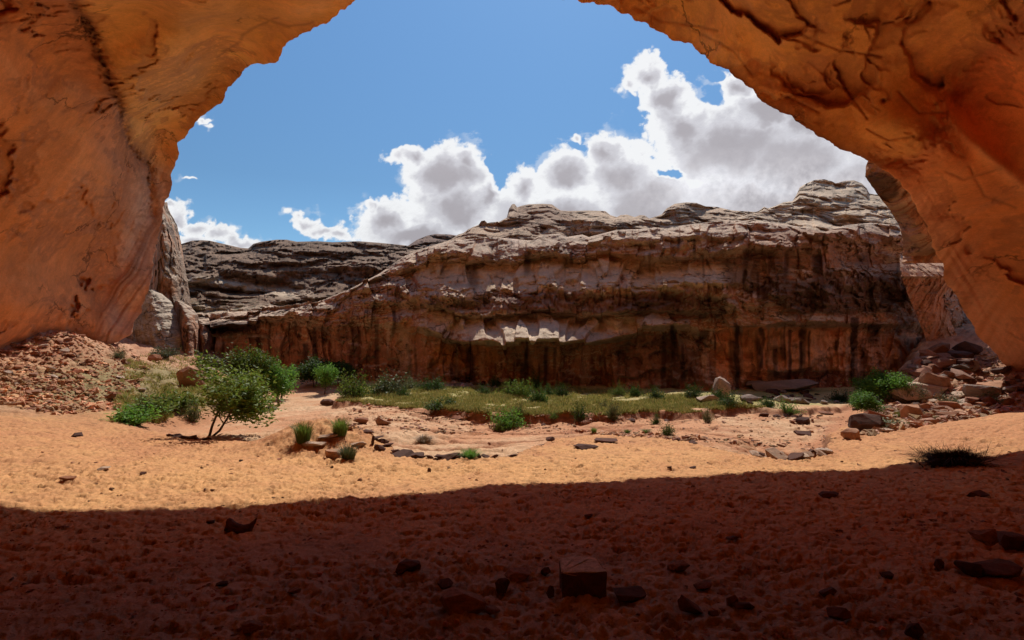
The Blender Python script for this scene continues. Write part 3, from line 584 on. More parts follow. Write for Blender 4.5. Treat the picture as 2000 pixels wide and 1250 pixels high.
side_patch('pale_slab', [(566,280,300,47,46,47),(575,272,318,47,45.5,47),(590,262,335,47,45,47),(615,240,345,47,44.5,47),(650,222,352,46,44,46.5),(690,212,357,45,43.5,46),(740,205,358,45,43,46)],
  240, 140, sd(.5,.18,.22,.4), lambda px, py, P, n: rock_colour(px, py, P, n, np.array([.55,.44,.33]), np.array([.47,.36,.26]), np.array([.14,.09,.07]), bias=.25, streak=.6),
  'big pale leaning sandstone slab at the foot of the left wall', cat='rock slab')
side_patch('rounded_outcrop', [(588,342,352,49,47,49),(600,338,375,49,46.5,49),(615,338,386,49,46,49),(640,342,392,48,45.5,49),(670,348,392,48,45.5,49),(740,346,388,48,45,49)],
  200, 90, sd(.9,.3,.2,0), lambda px, py, P, n: rock_colour(px, py, P, n, np.array([.46,.34,.25]), np.array([.26,.15,.10]), np.array([.08,.05,.04]), bias=.02, streak=.8),
  'rounded brown outcrop between the pale slab and the far wall', cat='rock outcrop')
side_patch('overhanging_nose', [(626,384,396,50,48.5,50),(636,382,408,50,48,50),(655,380,414,50,47.5,50),(680,382,413,50,48,50),(700,384,408,50,48.5,50),(740,384,405,50,48.5,50)],
  150, 60, sd(.6,.2,.2,0), lambda px, py, P, n: rock_colour(px, py, P, n, np.array([.40,.28,.20]), np.array([.17,.09,.06]), np.array([.05,.03,.025]), streak=.8),
  'dark round nose of rock at the bend of the wash', cat='rock outcrop')
# right jamb: blocks and fins seen past the edge of the alcove
side_patch('right_buttress', [(300,1700,1780,27,26,25),(322,1692,1790,27,26,25),(345,1690,1800,27,26,25),(380,1714,1815,27.5,26.5,26),(410,1738,1830,28,27,26),(440,1756,1845,28.5,27,26.5),(470,1764,1860,29,27.5,27),(500,1764,1880,29.5,28.5,28),(514,1762,1890,29,28.5,28)],
  300, 150, sd(.9,.25,.2,-.5), lambda px, py, P, n: mix(rock_colour(px, py, P, n, np.array([.60,.36,.22]), np.array([.62,.28,.13]), np.array([.2,.09,.05]), bias=-.05, streak=.4), np.array([.10,.05,.035]), blob(px, py, 1722, 368, 32, 26, P)*.8),
  'jagged red-brown buttress hanging below the right end of the arch')
side_patch('right_ledge_block', [(498,1760,1850,36,37.5,37.5),(506,1757,1856,34.5,36,36.5),(520,1758,1862,33.7,34.5,35.5),(540,1760,1868,33.3,33.5,34.5),(544,1762,1870,33.7,33.9,34.5),(580,1775,1840,34.3,34.3,35),(640,1800,1862,34.9,34.9,35.5),(690,1818,1888,35.5,35.5,36.1),(715,1828,1890,35.5,35.5,36.1),(790,1830,1890,35.5,35.5,36.1)],
  330, 190, sd(.5,.30,.16,-.45), lambda px, py, P, n: mix(mix(rock_colour(px, py, P, n, np.array([.52,.33,.22]), np.array([.52,.23,.125]), np.array([.16,.07,.05]), streak=.5), np.array([.60,.36,.23]), (sstep(546, 536, py)*.9)[..., None]), np.array([.56,.37,.27]), blob(px, py, 1868, 655, 34, 55, P, .9, 1.2)*.6),
  'red block with a pale flat ledge at the right cliff foot', cat='rock block')
side_patch('right_back_wall', [(470,1800,1960,52,51,51),(560,1800,1960,47,46,46),(600,1810,1960,45,43.5,43),(640,1820,1960,43,42,41),(720,1840,1980,40,39,39),(790,1870,1990,43,41,41)],
  200, 120, sd(1.2,.2,.3,0), lambda px, py, P, n: rock_colour(px, py, P, n, np.array([.46,.32,.23]), np.array([.34,.19,.12]), np.array([.12,.06,.05]), bias=-.05, streak=.6),
  'pale broken wall visible behind the right ledge block')
# ------------------------------------------------------------------ clouds: one far curved sheet of sky carrying cloud cover
def build_clouds():
    BL = [(872,345,95,70),(800,303,48,26),(905,315,42,30),(885,410,105,75),(750,430,66,46),(728,402,22,14),(820,462,140,42),(950,385,40,45),
     (1030,365,46,46),(1110,345,72,58),(1185,295,50,44),(1080,430,190,75),(1260,400,150,90),(1215,345,90,70),(1125,270,14,8),
     (1265,150,46,40),(1300,195,60,50),(1228,165,20,20),(1335,250,85,65),(1430,290,190,110),(1560,320,190,130),(1440,175,52,36),(1500,400,240,90),(1660,360,140,90),(1590,230,110,70),(1500,215,90,50),
     (598,432,34,18),(632,452,36,16),(660,462,38,14),(574,420,14,9),
     (356,425,30,30),(385,448,36,22),(425,462,40,18),(465,474,52,13),(338,402,20,14),(372,475,50,18),(392,231,13,7),(402,240,8,4),(362,356,14,3),(1300,455,500,40)]
    HO = [(1312,343,30,11),(1388,188,24,22),(966,352,16,40),(1130,285,22,8),(1400,150,20,10)]
    x0, x1, y0, y1 = 280, 1800, 40, 520; nx, ny = 1520, 480
    px = np.linspace(x0, x1, nx)[None]+np.zeros((ny, 1)); py = np.linspace(y1, y0, ny)[:, None]+np.zeros((1, nx))
    u = px/100.; v = py/100.
    wx = fbm(u*1.3, v*1.3, 0*u, 4, .6)*26; wy = fbm(u*1.3+50, v*1.3, 0*u, 4, .6)*26
    X = px+wx; Y = py+wy
    def bill(s, o, k=0.0):                                   # rounded cauliflower lumps
        r = 0; a = 1.0; f = s
        for i in range(o):
            r = r+a*(np.abs(perlin(u*f+i*13.7+wx*.01, v*f+i*5.1+k, 0*u+i*3.3))*2.1-.45); a *= .56; f *= 2.1
        return r
    b = bill(1.7, 6); f = np.full(px.shape, -9.0); fine = fbm(u*6, v*6, 0*u+2, 5, .62)
    for cx, cy, rx, ry in BL:
        q = 1-np.sqrt(((X-cx)/rx)**2+((Y-cy)/ry)**2); q = q*min(1, .3+.7*math.sqrt(rx*ry)/60)
        h = np.clip(.5+.5*(q-f)/.12, 0, 1); f = mix(f, q, h)+.12*h*(1-h)*.5
    for cx, cy, rx, ry in HO:
        f = f-np.clip(1.2-np.sqrt(((X-cx)/rx)**2+((Y-cy)/ry)**2), 0, 1)*.75
    dens = f+b*.20+fine*.16+.08
    al = sstep(-.03, .15, dens)
    wisp = sstep(-.22, .05, f+fbm(u*2.2, v*3.5, 0*u+9, 6, .66)*.5)*.20*(1-al)*sstep(.0, .3, fbm(u*.9, v*.9, 0*u+4, 3)+.1)
    th = np.clip(f+.10, 0, 1); g2 = fbm(u*.7+3, v*.9, 0*u, 4, .55)
    # light comes from high behind the clouds: thin rims glow, deep bodies go lilac grey, lumps catch light on their upper side
    core = sstep(.22, 1.1, th*1.15+g2*.22+b*.12+fine*.06)
    lump = bill(1.7, 5, .07)-bill(1.7, 5, -.07); lump2 = np.gradient(b, axis=0)*6
    relief = np.clip(lump*.9+lump2*.5, -1, 1)
    bright = np.array([1.0, 1.0, 1.0]); mid = np.array([.66, .65, .69]); low = np.array([.44, .42, .455])
    c = mix(bright, mid, sstep(0, .5, core)[..., None]); c = mix(c, low, sstep(.45, 1, core)[..., None])
    c = c*(1+relief*mix(.30, .10, core))[..., None]
    sun = np.exp(-(((px-1520)/260)**2+((py-375)/60)**2)); c = c+(sun*(.18+.25*np.clip(g2+fine*.8, -.5, 1)))[..., None]
    c = c*mix(1.0, .92, sstep(300, 480, py))[..., None]
    A = np.clip(al*(.93+.07*core)+wisp*1.4, 0, 1)
    edge = np.minimum.reduce([sstep(x0, x0+20, px), sstep(x1, x1-20, px), sstep(y0, y0+20, py), sstep(y1, y1-5, py)]); A = A*edge
    D = np.stack([(px-1000)/F, 0*px+1, (HZ-py)/F], -1); D = D/np.linalg.norm(D, axis=-1, keepdims=True)*1500
    D[..., 2] += EYE
    m = bpy.data.materials.new('cloud'); t, N, L = nt(m); N.remove(N['Principled BSDF'])
    at = N.new('ShaderNodeAttribute'); at.attribute_name = 'Col'; aa = N.new('ShaderNodeAttribute'); aa.attribute_name = 'Alpha'
    em = N.new('ShaderNodeEmission'); tr = N.new('ShaderNodeBsdfTransparent'); mx = N.new('ShaderNodeMixShader')
    L.new(at.outputs['Color'], em.inputs[0]); L.new(aa.outputs['Fac'], mx.inputs[0]); L.new(tr.outputs[0], mx.inputs[1]); L.new(em.outputs[0], mx.inputs[2]); L.new(mx.outputs[0], N['Material Output'].inputs[0])
    me = mesh_np('clouds', D, grid_faces(ny, nx), m, c); q = me.attributes.new('Alpha', 'FLOAT', 'POINT'); q.data.foreach_set('value', A.astype(np.float32).ravel())
    o = link(bpy.data.objects.new('sky_clouds', me)); tag(o, 'white cumulus clouds with grey bodies behind the cliff rim', 'clouds', kind='structure')
    o.visible_shadow = True
build_clouds()

# ------------------------------------------------------------------ rock shapes
def hull_rock(seed, flat=1.0, boxy=.5, sub=2, rough=.03):
    r = np.random.default_rng(seed); bm = bmesh.new()
    for i in range(16):
        p = r.normal(size=3); p /= np.linalg.norm(p); p = p/np.max(np.abs(p))**boxy
        bm.verts.new((p[0], p[1], p[2]*flat))
    bmesh.ops.convex_hull(bm, input=bm.verts[:])
    bmesh.ops.delete(bm, geom=[v for v in bm.verts if not v.link_faces], context='VERTS')
    bmesh.ops.dissolve_limit(bm, angle_limit=.25, verts=bm.verts[:], edges=bm.edges[:])
    bmesh.ops.bevel(bm, geom=bm.edges[:], offset=.03, segments=1, affect='EDGES', clamp_overlap=True)
    bmesh.ops.triangulate(bm, faces=bm.faces[:])
    for k in range(sub): bmesh.ops.subdivide_edges(bm, edges=bm.edges[:], cuts=1, use_grid_fill=True)
    V = np.array([v.co[:] for v in bm.verts]); 
    n = fbm(V[:, 0]*1.7+seed, V[:, 1]*1.7, V[:, 2]*2.6, 4, .55); l = np.abs(np.round(V[:, 2]*4)/4-V[:, 2])
    V = V*(1+n*rough*2.2)[:, None]
    V = (V-V.min(0))/(V.max(0)-V.min(0))-np.array([.5, .5, 0])
    for v, c in zip(bm.verts, V): v.co = c
    me = bpy.data.meshes.new('rock'); bm.to_mesh(me); bm.free(); return me
CHUNK = [hull_rock(i, .8, .45) for i in range(8)]; SLAB = [hull_rock(20+i, .35, .7) for i in range(8)]; BLOCK = [hull_rock(40+i, .8, .85) for i in range(5)]
_mc = {}
def with_mat(me, mat):
    k = (me.name, mat)
    if k not in _mc:
        m2 = me.copy(); m2.materials.clear(); m2.materials.append(M[mat]); _mc[k] = m2
    return _mc[k]
def rock(px, py, wpx, hpx, shape, mat, label, name='rock', cat='rock', rz=0., deep=.8, tilt=(0, 0), group=None, sink=.12, lift=0.):
    g = ground_px(px, py); d = g.y
    o = link(bpy.data.objects.new(name, with_mat(shape, mat)))
    h = hpx*d/F*1.12; wd = wpx*d/F
    o.scale = (wd, wd*deep, h); o.location = (g.x, g.y+wd*deep*.25, g.z-h*sink+lift); o.rotation_euler = (tilt[0], tilt[1], rz)
    tag(o, label, cat, group); return o
def rock_at(x, y, w_, h_, shape, mat, label, group, name='boulder', cat='boulder', rz=0, tilt=(0, 0), deep=.8):
    o = link(bpy.data.objects.new(name, with_mat(shape, mat))); o.scale = (w_, w_*deep, h_); o.location = (x, y, float(hfast(np.array(x), np.array(y)))-h_*.2)
    o.rotation_euler = (tilt[0], tilt[1], rz); tag(o, label, cat, group); return o
def cube_block():
    bm = bmesh.new()
    b = [(-.46,-.42),(.44,-.5),(.5,.4),(-.4,.5)]; t = [(-.5,-.40),(-.18,-.5),(.46,-.47),(.36,.38),(-.05,.5),(-.44,.36)]
    vb = [bm.verts.new((x, y, -.05)) for x, y in b]; vt = [bm.verts.new((x, y, z)) for (x, y), z in zip(t, [.93,.86,.92,1.0,1.0,.98])]
    bmesh.ops.convex_hull(bm, input=bm.verts[:]); bmesh.ops.bevel(bm, geom=bm.edges[:], offset=.018, segments=2, affect='EDGES', clamp_overlap=True)
    bmesh.ops.triangulate(bm, faces=bm.faces[:])
    for k in range(2): bmesh.ops.subdivide_edges(bm, edges=bm.edges[:], cuts=1)
    for v in bm.verts:
        n = float(fbm(np.array(v.co.x*2.5), np.array(v.co.y*2.5), np.array(v.co.z*2.5), 4)); v.co += v.co.normalized()*n*.035
    me = bpy.data.meshes.new('block'); bm.to_mesh(me); bm.free(); return me
def horned_rock():
    nx, nz = 40, 14; xs = np.linspace(-.5, .5, nx); top = np.interp(xs, [-.5,-.42,-.33,-.2,.05,.25,.38,.5], [.35,.95,1.0,.72,.55,.60,.78,.98])
    th = np.interp(xs, [-.5,-.3,.2,.5], [.25,.5,.4,.03]); a = np.linspace(0, 2*np.pi, nz, endpoint=False)
    bot = np.interp(xs, [-.5,-.3,.3,.5], [.1,-.1,-.05,.8])
    V = np.stack([xs[:, None]+0*a[None], th[:, None]*np.cos(a)[None]*.9, ((top+bot)/2)[:, None]+((top-bot)/2)[:, None]*np.sin(a)[None]], -1)
    V = V+fbm(V[..., 0]*3, V[..., 1]*3, V[..., 2]*3, 3)[..., None]*.05
    i = np.arange(nx-1)[:, None]; j = np.arange(nz)[None]; j2 = (j+1) % nz
    Fq = np.stack([i*nz+j, (i+1)*nz+j, (i+1)*nz+j2, i*nz+j2], -1).reshape(-1, 4)
    me = mesh_np('horned', V, Fq, M['rock_dark'], smooth=False); bm = bmesh.new(); bm.from_mesh(me); bmesh.ops.holes_fill(bm, edges=bm.edges[:]); bm.to_mesh(me); bm.free(); return me
CUBE = cube_block(); HORN = horned_rock()
S, K_, B_ = SLAB, CHUNK, BLOCK
# foreground stones in the shade
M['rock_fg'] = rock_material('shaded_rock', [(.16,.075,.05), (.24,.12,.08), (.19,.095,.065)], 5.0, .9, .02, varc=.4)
M['rock_cube'] = rock_material('cube_skylit_top', [(.44,.36,.29), (.46,.37,.30)], 5.0, .9, .015, varc=.35)
fg = [(467,1040,66,34,HORN,'rock_dark','dark horned rock with a dipped top, alone on shaded sand at left',.1,.5),
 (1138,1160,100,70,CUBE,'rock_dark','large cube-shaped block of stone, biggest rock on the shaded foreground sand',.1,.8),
 (903,1196,88,44,S[0],'rock_red','broad flat-topped slab left of the cube block, nearest the bottom edge',.5,.8),
 (1232,1174,72,24,S[1],'rock_dark','low flat slab touching the right foot of the cube block',.1,.7),
 (795,1118,54,26,K_[0],'rock_dark','rounded wedge rock farthest left of the stones around the cube block',.3,.8),
 (870,1150,36,18,K_[1],'rock_dark','small dark pointed rock just behind the broad flat-topped slab',.9,.8),
 (982,1156,32,30,K_[2],'rock_dark','small upright triangular stone halfway between flat slab and cube block',.2,.6),
 (1012,1132,56,18,S[2],'rock_red','thin reddish plate lying behind the upright triangular stone',.4,.8),
 (1066,1122,22,16,K_[3],'rock_dark','tiny stone beside the upper left corner of the cube block',.4,.8),
 (1075,1166,16,26,K_[4],'rock_dark','narrow upright splinter at the left foot of the cube block',.4,.6),
 (963,1200,34,16,K_[5],'rock_red','small lumpy stone touching the right end of the broad flat-topped slab',.4,.8),
 (1328,1118,50,22,K_[6],'rock_red','pale-topped stone right of and behind the cube block',.1,.8),
 (1352,1196,56,34,K_[7],'rock_dark','sharp dark wedge rock to the lower right of the cube block',-.5,.6),
 (1395,1203,22,10,S[3],'rock_dark','little chip at the right tip of the sharp dark wedge rock',0,.7),
 (1430,1184,34,26,S[4],'rock_red','tilted light-edged stone between the dark wedge rock and open sand',.5,.6),
 (1455,1192,44,16,S[5],'rock_dark','flat dark shard in front of the tilted light-edged stone',-.2,.6),
 (1378,1152,40,16,S[6],'rock_red','half-buried stone behind the sharp dark wedge rock',.6,.8),
 (1620,1164,38,17,S[7],'rock_dark','thin curved stone on open shaded sand right of centre',.4,.6),
 (1736,1131,28,14,S[1],'rock_dark','small flat dark chip on shaded sand, right of the thin curved stone',.2,.7),
 (1643,1212,48,26,K_[1],'rock_dark','squat dark rock near the bottom edge, right of centre',-.2,.7),
 (1790,1246,40,30,K_[3],'rock_dark','dark rock cut by the bottom edge at right',.3,.7),
 (1836,1110,18,22,K_[4],'rock_dark','tiny upright stone left of the rocky mound at the right edge',.2,.7),
 (1622,970,42,9,S[2],'rock_dark','thin flat stone just inside the big shadow edge, right of centre',.1,.6),
 (1915,970,44,11,S[3],'rock_dark','thin flat stone in the shade at far right below the twig bush',.3,.6),
 (1432,1056,30,8,S[5],'rock_dark','lone flat chip midway down the shaded sand right of centre',.3,.6),
 (432,1147,26,12,K_[6],'rock_dark','small dark lump on shaded sand below the horned rock',.1,.8),
 (572,1160,28,12,S[6],'rock_red','small pale-edged chip lower right of the horned rock',.1,.8),
 (490,1232,42,18,S[0],'rock_red','flat stone at the bottom edge in the left third',.5,.7),
 (410,1022,16,7,S[4],'rock_dark','pebble just left of the horned rock',.1,.8),
 (1945,1062,70,30,B_[0],'rock_red','flat-topped boulder on the rocky mound at the right edge',.2,.8),
 (1985,1072,60,36,B_[1],'rock_dark','dark boulder cut by the right edge beside the flat-topped one',.4,.8),
 (1965,1130,90,32,S[6],'rock_dark','big dark rock mass at the foot of the right mound',.3,.9),
 (1905,1125,60,34,K_[5],'rock_dark','rough dark rock on the left flank of the right mound',.7,.9),
 (1150,1010,18,7,S[7],'rock_dark','single pebble on the shaded sand right below the picture centre',.1,.7)]
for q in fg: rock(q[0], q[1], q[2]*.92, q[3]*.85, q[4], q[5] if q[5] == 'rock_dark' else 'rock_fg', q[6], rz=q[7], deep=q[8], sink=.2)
cube = with_mat(CUBE, 'rock_dark'); cube.materials.append(M['rock_cube'])         # skylight painted in: pale top face against dark, shaded-looking sides
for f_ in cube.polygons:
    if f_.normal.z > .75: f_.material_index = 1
# stones on the sunlit sand and the mound
md = [(147,853,24,7,S[0],'rock_dark','small flat dark rock on the sunlit sand at far left'),
 (130,938,26,7,S[1],'rock_red','flat chip in the row of pebbles on the left sunlit sand'),(200,918,22,5,S[2],'rock_pale','thin pale sliver right of the pebble row at left'),
 (278,927,12,5,S[3],'rock_dark','tiny dark pebble alone right of the pale sliver'),(838,922,7,8,K_[0],'rock_dark','tiny dark pebble on sunlit sand below the wash rim'),
 (648,915,7,5,K_[1],'rock_dark','tiny pebble on the sunlit sand below the shrub mound'),
 (470,902,8,4,K_[3],'rock_dark','tiny pebble on sunlit sand left of the shrub mound'),
 (1355,915,14,4,S[6],'rock_dark','flat chip near the shadow edge right of centre'),(1308,915,9,4,S[7],'rock_dark','tiny dark chip left of the flat chip near the shadow edge'),
 (650,894,34,14,B_[2],'rock_red','dark overhung clod at the foot of the shrub mound'),(612,872,50,8,S[4],'rock_pale','crusty plate on the left flank of the shrub mound'),(700,872,30,8,S[5],'rock_pale','crusty plate on the right flank of the shrub mound'),
 (640,858,44,7,S[6],'rock_pale','thin crust plate between the two upper mound shrubs'),
 (728,868,7,17,K_[4],'rock_dark','narrow upright splinter right of the shrub mound'),
 (741,880,24,13,K_[5],'rock_dark','dark clod beside the upright splinter'),
 (705,829,32,12,K_[6],'rock_red','left one of two red clods on the far wash bank'),(748,830,32,15,K_[7],'rock_red','right one of two red clods on the far wash bank'),
 (638,792,28,12,K_[0],'rock_dark','dark clod at the left tip of the grassy terrace'),
 (1075,863,18,9,K_[1],'rock_dark','dark clod where the wash rim rises, centre'),
 (1145,876,44,6,S[0],'rock_dark','left flat ledge stone on the sand hump'),(1185,864,46,5,S[1],'rock_dark','right flat ledge stone on the sand hump'),
 (1573,828,34,13,K_[2],'rock_dark','dark flat boulder in the pale wash at right'),(1570,850,32,8,S[3],'rock_dark','low dark stone in the wash left of the rubble'),
 (1340,858,18,6,S[4],'rock_red','small ledge stone on the right rim of the hump'),
 (1411,778,34,42,K_[4],'rock_pale','pointed upright pale boulder standing on the terrace below the dark cliff'),
 (1385,788,44,16,S[5],'rock_pale','pale slab leaning at the left foot of the pointed boulder'),
 (368,754,52,38,B_[3],'rock_red','big dark-faced boulder on the left grassy slope'),(400,726,38,16,K_[7],'rock_grey','grey boulder above and behind the dark-faced one'),
 (412,712,50,12,K_[1],'rock_grey','low grey rock at the foot of the overhanging nose'),
 (390,752,30,18,K_[2],'rock_grey','small boulder on the right of the dark-faced boulder'),
 (300,706,26,14,K_[3],'rock_red','dark rock sunk in the upper left grassy slope'),(272,764,18,5,S[6],'rock_pale','pale flake on the lower grassy slope'),
 (1540,765,120,26,S[7],'rock_grey','long shaded slab at the foot of the dark cliff, right'),(1570,790,50,14,K_[5],'rock_grey','grey boulder in the cliff shade right of the bright shrub'),(1490,762,60,18,K_[6],'rock_grey','shaded boulder left of the long slab at the cliff foot'),
 (1804,778,104,30,S[2],'rock_pale','broad pale orange slab on top of the right talus'),(1812,746,56,26,B_[0],'rock_red','red boulder resting behind the broad pale slab'),
 (1848,722,60,22,S[4],'rock_red','tilted red slab at the top of the right talus'),(1950,762,90,18,S[5],'rock_red','long tilted slab near the right edge of the talus'),
 (1925,778,60,24,B_[1],'rock_grey','grey flat block on the right talus near the picture edge'),(1900,792,34,16,K_[0],'rock_red','red clod at the lower rim of the right talus'),
 (1700,843,64,34,K_[3],'rock_dark','dark leaning rock at the lower left tip of the right talus'),(1725,826,56,24,K_[7],'rock_red','rounded rock behind the dark leaning rock'),(1668,858,40,20,K_[2],'rock_red','reddish rock left of the dark leaning rock'),
 (1788,823,40,32,B_[2],'rock_red','left crumbling red earth block under the right talus'),(1814,826,26,20,B_[3],'rock_red','middle crumbling red earth block under the right talus'),(1862,818,44,12,B_[4],'rock_red','low right red earth block under the right talus'),
 (1735,842,50,8,S[3],'rock_pale','thin pale plate in front of the right talus shrubs')]
for i, q in enumerate(md): rock(*q, rz=(i*1.7) % 1.2-.6, deep=.75)
# crust slabs broken along the rim of the wash
k = 0
for (xa, xb, n) in [(-9.9,-8.4,6),(-3.6,-2.3,6),(-2.2,-.2,10),(0.0,.8,4),(4.4,5.2,3),(5.4,7.4,12)]:
    for i in range(n):
        x = xa+(xb-xa)*(i+random.random()*.7)/n; y = float(np.interp(x, B1x, B1y)+fbm(np.array(x*.9), np.array(0.), np.array(0.), 3)*.45)
        y = float(np.interp(x, B1x, B1y)); y = y+float(fbm(np.array(x*.9), np.array(y*.9), np.array(0.), 3))*.45-.05
        w_ = random.uniform(.12, .5); pale = x > 5
        rock_at(x, y, w_, random.uniform(.04, .11)*(2 if pale else 1), SLAB[k % 8], 'rock_pale' if (pale and k % 3) else 'rock_dark',
                'pale and dark rubble chunk in the heap on the right wash rim' if pale else 'dark broken crust slab along the near rim of the wash',
                'rubble heap on the right wash rim' if pale else 'crust slabs along the wash rim', name='crust_rock' if not pale else 'rubble_rock', cat='rock' if not pale else 'rock', rz=random.uniform(0, 6), tilt=(random.uniform(-.3, .3), random.uniform(-.3, .3))); k += 1
for i in range(11):
    x = -2.2+i*1.7+random.uniform(-.3, .3); y = float(np.interp(x, B2x, B2y)); y = y+float(fbm(np.array(x*.7+9), np.array(y*.7), np.array(0.), 4))-.25
    rock_at(x, y, random.uniform(.2, .6), random.uniform(.08, .2), BLOCK[i % 5], 'rock_dark' if i % 3 else 'rock_red', 'dark red clod fallen from the cut bank below the grassy terrace', 'clods along the cut bank', name='clod', cat='clod', rz=random.uniform(0, 6), deep=.6)
# talus boulders
def scatter(n, region, mats, label, group, smin, smax, flat=.6, p=2.2, name='talus_boulder'):
    for i in range(n):
        px, py = region(); g = ground_px(px, py); s_ = smin+(smax-smin)*random.random()**p
        sh = random.choice(SLAB+CHUNK+BLOCK)
        rock_at(g.x, g.y, s_, s_*random.uniform(.25, flat), sh, random.choice(mats), label, group, name=name, rz=random.uniform(0, 6.28), tilt=(random.uniform(-.35, .35), random.uniform(-.35, .35)), deep=random.uniform(.55, 1))
def tri(*pts):
    def f():
        while True:
            a, b = random.random(), random.random()
            i = random.randrange(len(pts)-2)
            if a+b > 1: a, b = 1-a, 1-b
            p0, p1, p2 = pts[0], pts[i+1], pts[i+2]
            return p0[0]+(p1[0]-p0[0])*a+(p2[0]-p0[0])*b, p0[1]+(p1[1]-p0[1])*a+(p2[1]-p0[1])*b
    return f
scatter(120, tri((0,700),(180,640),(250,680),(240,790),(0,790)), ['rock_red','rock_red','rock_red','rock_pale'], 'angular red boulder in the talus below the left alcove wall', 'boulders of the left talus', .12, .6)
scatter(150, tri((1715,820),(1775,745),(1840,692),(1930,690),(2000,745),(2000,785),(1880,795)), ['rock_red','rock_dark','rock_pale','rock_grey','rock_red'], 'angular boulder in the talus under the right end of the arch', 'boulders of the right talus', .2, .85)
scatter(46, tri((1758,762),(1790,722),(1835,690),(1900,682),(1900,720),(1840,765)), ['rock_red','rock_dark','rock_red','rock_grey'], 'angular boulder in the talus under the right end of the arch', 'boulders of the right talus', .45, 1.5, .7, 1.3)
scatter(45, tri((880,752),(930,715),(965,712),(1000,735),(1000,756)), ['rock_grey','rock_grey','rock_dark','rock_pale'], 'grey boulder in the rockfall heap at the foot of the central cliff', 'rockfall heap below the central cliff', .3, 1.3, .7, name='rockfall_boulder')
scatter(30, tri((1440,790),(1500,765),(1650,770),(1660,790)), ['rock_grey','rock_dark'], 'boulder in the cliff shade on the right terrace', 'shaded boulders at the right cliff foot', .3, 1.0, name='shaded_boulder')
scatter(20, tri((1430,818),(1500,808),(1640,815),(1600,835)), ['rock_red','rock_dark'], 'small dark stone strewn over the pale wash bed at right', 'stones on the wash bed', .1, .3, .4, name='wash_stone')
# gravel and chips too many to count
def gravel(name, n, region, smin, smax, mat, label, flat=.6):
    base = np.array([[-1,-.8,0],[1,-.7,0],[.9,.8,0],[-.8,.9,0],[-.5,-.5,1],[.6,-.3,.8],[.4,.5,1],[-.5,.4,.7]])
    fq = np.array([[0,1,5,4],[1,2,6,5],[2,3,7,6],[3,0,4,7],[4,5,6,7]])
    P = np.array([region() for _ in range(n)]); 
    V = []; 
    # find the ground under each by marching all rays at once
    lo, hi = 3.0, 60.0; ds = lo*np.exp(np.linspace(0, math.log(hi/lo), 260))[None]; X = ds*(P[:, :1]-1000)/F
    hit = (EYE-ds*(P[:, 1:]-HZ)/F) <= hfast(X, ds+0*X); kk = hit.argmax(1); d = ds[0][kk]; ok = hit.any(1)
    d = d[ok]; x = d*(P[ok, 0]-1000)/F; z = hfast(x, d); m = len(d)
    s_ = smin+(smax-smin)*rng.random(m)**2.5; s_ = s_*np.clip(1+fbm(x*.7+5, d*.7, 0*x, 3)*1.3, .35, 2.0); a = rng.uniform(0, 6.28, m); b = base[None]+rng.normal(size=(m, 8, 3))*.22
    b = b*s_[:, None, None]*.5*np.stack([rng.uniform(.7, 1.4, m), rng.uniform(.7, 1.2, m), rng.uniform(.3, flat*1.6, m)], -1)[:, None]
    vx = b[..., 0]*np.cos(a)[:, None]-b[..., 1]*np.sin(a)[:, None]+x[:, None]; vy = b[..., 0]*np.sin(a)[:, None]+b[..., 1]*np.cos(a)[:, None]+d[:, None]
    vz = b[..., 2]+z[:, None]-.03*s_[:, None]; V = np.stack([vx, vy, vz], -1)
    Fq = (fq[None]+(np.arange(m)*8)[:, None, None]).reshape(-1, 4)
    tone = rng.uniform(.55, 1.25, m)[:, None, None]*np.array(mat)[None, None]*np.ones((1, 8, 1))
    tone = tone*(1+rng.normal(size=(m, 1, 3))*.06)*np.clip(1+fbm(x*.5, d*.5, 0*x, 3)*.9, .4, 1.5)[:, None, None]
    me = mesh_np(name, V, Fq, M['sand'], tone, smooth=False); o = link(bpy.data.objects.new(name, me)); tag(o, label, 'gravel', kind='stuff')
gravel('left_talus_gravel', 9000, tri((0,690),(120,650),(190,640),(300,720),(240,800),(120,812),(0,790)), .03, .24, (.60,.315,.175), 'loose red chips and gravel covering the left talus')
gravel('right_talus_gravel', 5200, tri((1690,850),(1765,740),(1835,688),(1930,685),(2000,740),(2000,800),(1880,805),(1750,835)), .05, .36, (.44,.26,.17), 'loose chips and gravel covering the right talus')
gravel('wash_gravel', 2600, tri((640,812),(1000,835),(1700,815),(1600,880),(1300,850),(700,850)), .03, .13, (.50,.30,.19), 'scattered small gravel on the wash bed', .5)
gravel('bank_gravel', 900, tri((640,785),(900,818),(1000,830),(700,822)), .03, .12, (.52,.30,.18), 'crumbs of red earth along the terrace bank', .6)
gravel('rockfall_gravel', 900, tri((870,758),(920,722),(965,712),(1010,740),(1010,760)), .08, .4, (.33,.26,.21), 'grey chips around the rockfall heap')
gravel('foreground_chips', 2600, tri((0,1000),(2000,920),(2000,1250),(0,1250)), .006, .04, (.30,.14,.09), 'tiny chips on the shaded sand', .5)
gravel('sand_chips', 420, tri((0,850),(2000,850),(2000,940),(0,1000)), .015, .06, (.30,.15,.09), 'tiny chips on the sunlit sand', .5)

